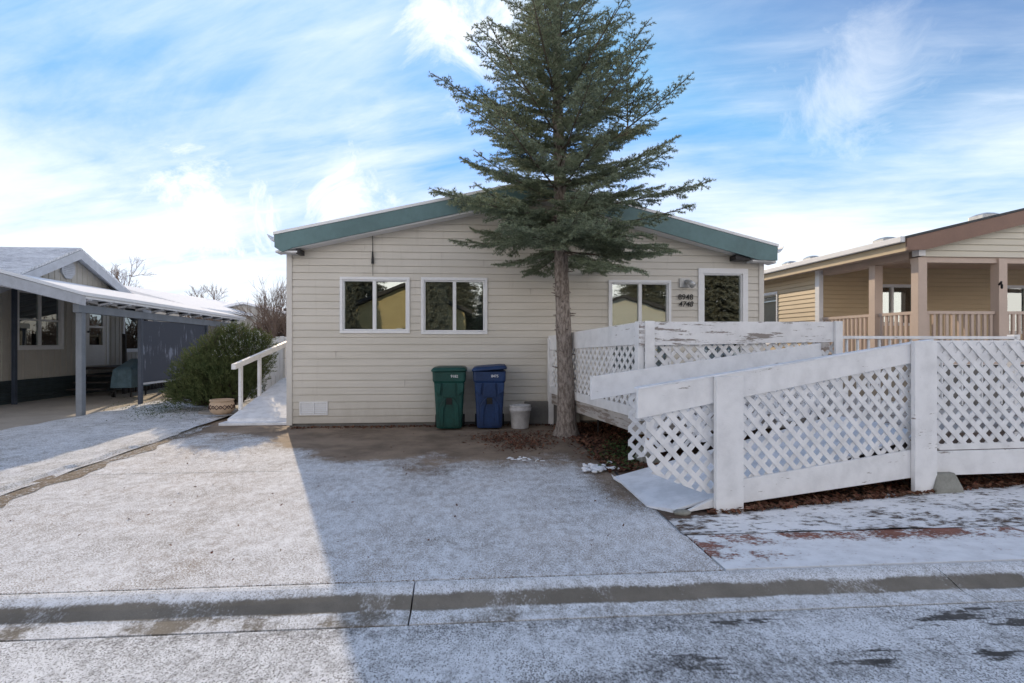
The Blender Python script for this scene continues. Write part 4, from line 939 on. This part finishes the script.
def conifer(x, y, h, r_, label, seed):
    rg = np.random.default_rng(seed); t_ = thing('pine_tree', label, 'tree', (x, y, 0)); b = MB(); b.tube([(x,y,0),(x,y,h*.5),(x,y,h)], [h*.02,h*.012,.01], 8); b.build('trunk', M['bark'], t_)
    n = 2600; z = h*(.12+.88*rg.random(n)**1.3); a = rg.random(n)*2*math.pi; L = r_*(1-(z-h*.1)/h)*(.6+.5*rg.random(n)); P0 = np.stack([x+0*z, y+0*z, z],1); P1 = P0+np.stack([L*np.cos(a), L*np.sin(a), -.15*L],1)
    np_mesh('crown', needles(P0+(P1-P0)*.25, P1, 45, .16, .05), 3, M['pine'], t_)
for i_, (x_, y_, h_, r_, lab) in enumerate(((-6.9,-9.6,6.5,1.3,'small dark pine before the left end of the yellow house'),(-2.3,-9.6,7.5,1.6,'small dark pine before the right end of the yellow house'),(-7.5,-18,11,2.6,'dark pine left of the yellow house across the street'),(-1.5,-20,13,2.9,'tall dark pine right behind the yellow house roof across the street'),(6.8,-21,14,3.2,'tall dark pine rising left behind the tan house across the street'),(13,-20,13,3.2,'dark pine at the right end of the tan house across the street'),(1.4,-17,8,1.9,'small dark pine in the gap between the two houses across the street'),(17,-16,12,3,'dark pine standing apart at the far right across the street'))):
    conifer(x_, y_, h_, r_, lab, 40+i_)
conifer(9.5, -28, 15, 3.2, 'broad dark pine behind the tan house across the street', 3); conifer(3.2, -24, 12, 2.8, 'dark pine between the two houses across the street', 4); conifer(-14, -22, 13, 3, 'dark pine at the left behind the leafless tree across the street', 5)

# ------------------------------------------------------------ leaf litter
def leaves(n, sampler, name, m, size=.028):
    P = np.array([sampler() for _ in range(n)]); P = P.reshape(n, 3); a = rng.random(n)*2*math.pi; s = size*(.5+rng.random(n))
    U = np.stack([np.cos(a), np.sin(a), rng.normal(size=n)*.35], 1)*s[:,None]; V = np.stack([-np.sin(a), np.cos(a), rng.normal(size=n)*.35], 1)*s[:,None]*.6
    q = np.stack([P-U, P-V*.9, P+U, P+V], 1); o = np_mesh(name, q.reshape(-1,3), 4, m); return tag(o, kind='stuff')
t = NT('dead_leaves'); t.wpos(); n = t.noise(21, 2); n2 = t.noise(37, 2)
M['leaf'] = t.fin(t.mix(t.step(n, .4, .6), (.10,.045,.028), t.mix(t.step(n2,.4,.6), (.22,.13,.075), (.17,.06,.04))), .8, .2)
M['leafg'] = plain('green_ground_leaves', (.07,.11,.035), .7, .3, 20)
def s_bed():
    while True:
        x = random.uniform(1.35, 2.9); y = random.uniform(5.9, 9.5)
        if x > 1.55 or random.random() < .12: return (x, y, .02+random.random()*.02)
def s_ramp():
    u = random.uniform(-.2, 5.2); v = -random.random()**1.6*1.2 + .12; P = fn(u, 0, v); return (P[0], P[1], .02+random.random()*.025)
def s_wall():
    x = random.uniform(-3.1, 1.6); y = WY - .06 - abs(random.gauss(0, .10)); 
    return (x, y, .008+random.random()*.012)
def s_patch():
    cx_, cy_ = random.choice([(505,436),(530,442),(545,436),(520,447),(498,440)]); x, y = G(cx_+random.gauss(0,14), max(431, cy_+random.gauss(0,2.6))); return (x, y, .006+random.random()*.01)
leaves(5200, s_bed, 'leaf_litter', M['leaf']); leaves(5200, s_ramp, 'leaf_litter', M['leaf']); leaves(900, s_wall, 'leaf_litter', M['leaf'], .022); leaves(1500, s_patch, 'leaf_litter', M['leaf'], .02)
def s_green():
    x, y = G(random.gauss(628, 14), random.gauss(452, 9)); return (x, y, .03+random.random()*.03)
leaves(900, s_green, 'ground_ivy', M['leafg'], .022)
def s_grass():
    x, y = G(random.gauss(160, 22), random.gauss(411, 5)); return (x, y, .03+random.random()*.03)
leaves(2600, s_grass, 'grass_tufts', M['leafg'], .014)
def s_bits():
    x, y = random.uniform(-4.3, 1.6), random.uniform(3.0, 9.0); return (x, y, (.004 if y > 3.4 else -.095)+random.random()*.004)
leaves(260, s_bits, 'leaf_scraps', M['leaf'], .012)

# ------------------------------------------------------------ light, sky, camera
SUN_AZ = R(21.0); SUN_EL = R(20.5)          # azimuth measured from +y towards -x
sd_ = np.array([-math.sin(SUN_AZ)*math.cos(SUN_EL), math.cos(SUN_AZ)*math.cos(SUN_EL), math.sin(SUN_EL)])
L = bpy.data.lights.new('sun', 'SUN'); L.energy = 2.3; L.angle = R(.6); L.color = (1, .79, .54); so = bpy.data.objects.new('sun', L); COL.objects.link(so)
from mathutils import Vector
so.rotation_euler = Vector(sd_).to_track_quat('Z', 'Y').to_euler()
w = bpy.data.worlds.new('World'); scene.world = w; w.use_nodes = True; nt = w.node_tree; nn = nt.nodes; bg = nn['Background']
class WN(NT):
    def __init__(s): s.t = nt; s.n = nn; s.co = s.new('ShaderNodeTexCoord').outputs['Generated']
T = WN()
sky = T.new('ShaderNodeTexSky', sky_type='NISHITA'); sky.sun_disc = False; sky.sun_elevation = SUN_EL; sky.sun_rotation = -SUN_AZ; sky.air_density = 1.0; sky.dust_density = .6; sky.ozone_density = 4
dx, dy, dz = T.xyz()[:3]
den = T.math('ADD', T.math('MAXIMUM', dz, 0.0), .16)
cv = T.new('ShaderNodeCombineXYZ'); T.lk(T.math('DIVIDE', dx, den), cv.inputs[0]); T.lk(T.math('DIVIDE', dy, den), cv.inputs[1])
def mp(rot, sc, loc=(0,0,0)):
    x = T.new('ShaderNodeMapping'); T.lk(cv.outputs[0], x.inputs[0]); x.inputs['Rotation'].default_value = (0,0,rot); x.inputs['Scale'].default_value = sc; x.inputs['Location'].default_value = loc; return x.outputs[0]
def mp2(sc, loc):
    a = T.new('ShaderNodeMapping'); T.lk(cv.outputs[0], a.inputs[0]); a.inputs['Rotation'].default_value = (0,0,R(22))
    x = T.new('ShaderNodeMapping'); T.lk(a.outputs[0], x.inputs[0]); x.inputs['Scale'].default_value = sc; x.inputs['Location'].default_value = loc; return x.outputs[0]
c1 = T.noise(1.0, 9, .60, mp2((.45,1.5,1), (.4,1.3,0)), .6); c2 = T.noise(.55, 4, .5, mp(R(-15), (1,.8,1), (2.1,.2,0)), .3); c3 = T.noise(5.0, 6, .6, mp2((.6,1.6,1), (0,0,0)), .4)
cl = T.math('ADD', T.math('ADD', T.math('MULTIPLY', c1, .44), T.math('MULTIPLY', c2, .42)), T.math('MULTIPLY', c3, .14))
low = T.math('MULTIPLY', T.step(dz, .50, .05), .22)
wisp = T.math('MULTIPLY', T.step(T.math('ADD', cl, low), .425, .73), .95)
def puff(px, py, r_, k_):
    v = np.array([(px-512)/F, (341.5-py)/F]); d_ = np.array([v[0]*CP + SP, -v[0]*SP + CP, v[1]]); d_ /= np.linalg.norm(d_)
    dp = T.new('ShaderNodeVectorMath', operation='DISTANCE'); T.lk(T.co, dp.inputs[0]); dp.inputs[1].default_value = tuple(d_)
    nz_ = T.noise(7, 8, .68, T.co, .6); q = T.math('ADD', dp.outputs['Value'], T.math('MULTIPLY', T.math('SUBTRACT', nz_, .5), r_*3.6))
    return T.math('MULTIPLY', T.step(q, r_*1.5, r_*-.2), k_)
pf = T.math('MAXIMUM', T.math('MAXIMUM', puff(462,32,.115,1.0), puff(345,205,.10,1.0)), T.math('MAXIMUM', puff(205,222,.12,1.0), puff(845,95,.11,.5)))
fac = T.math('MAXIMUM', wisp, pf, clamp=True)
SKYK = .12
skc = T.new('ShaderNodeVectorMath', operation='SCALE'); T.lk(sky.outputs[0], skc.inputs[0]); skc.inputs['Scale'].default_value = SKYK
cap = T.new('ShaderNodeVectorMath', operation='MINIMUM'); T.lk(skc.outputs[0], cap.inputs[0]); cap.inputs[1].default_value = (.125,.335,.76)
front = T.step(dy, .25, -.5)  # clouds out of view behind the camera, added brighter to light front faces
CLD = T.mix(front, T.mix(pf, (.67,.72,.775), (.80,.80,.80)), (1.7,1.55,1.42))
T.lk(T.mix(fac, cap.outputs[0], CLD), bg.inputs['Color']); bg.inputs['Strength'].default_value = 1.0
cam = bpy.data.cameras.new('camera'); cam.sensor_width = 36; cam.lens = F/1024*36; cam.clip_end = 2000; cam.clip_start = .05
co = bpy.data.objects.new('camera', cam); COL.objects.link(co); co.location = (0, 0, EYE); co.rotation_euler = (R(90), 0, -PSI); scene.camera = co
vs = scene.view_settings; vs.view_transform = 'Standard'; vs.look = 'None'; vs.gamma = 1; vs.exposure = 0.70
scene.cycles.max_bounces = 8; scene.cycles.transparent_max_bounces = 12
for o in scene.objects:
    if '_w' in o.keys(): del o['_w']
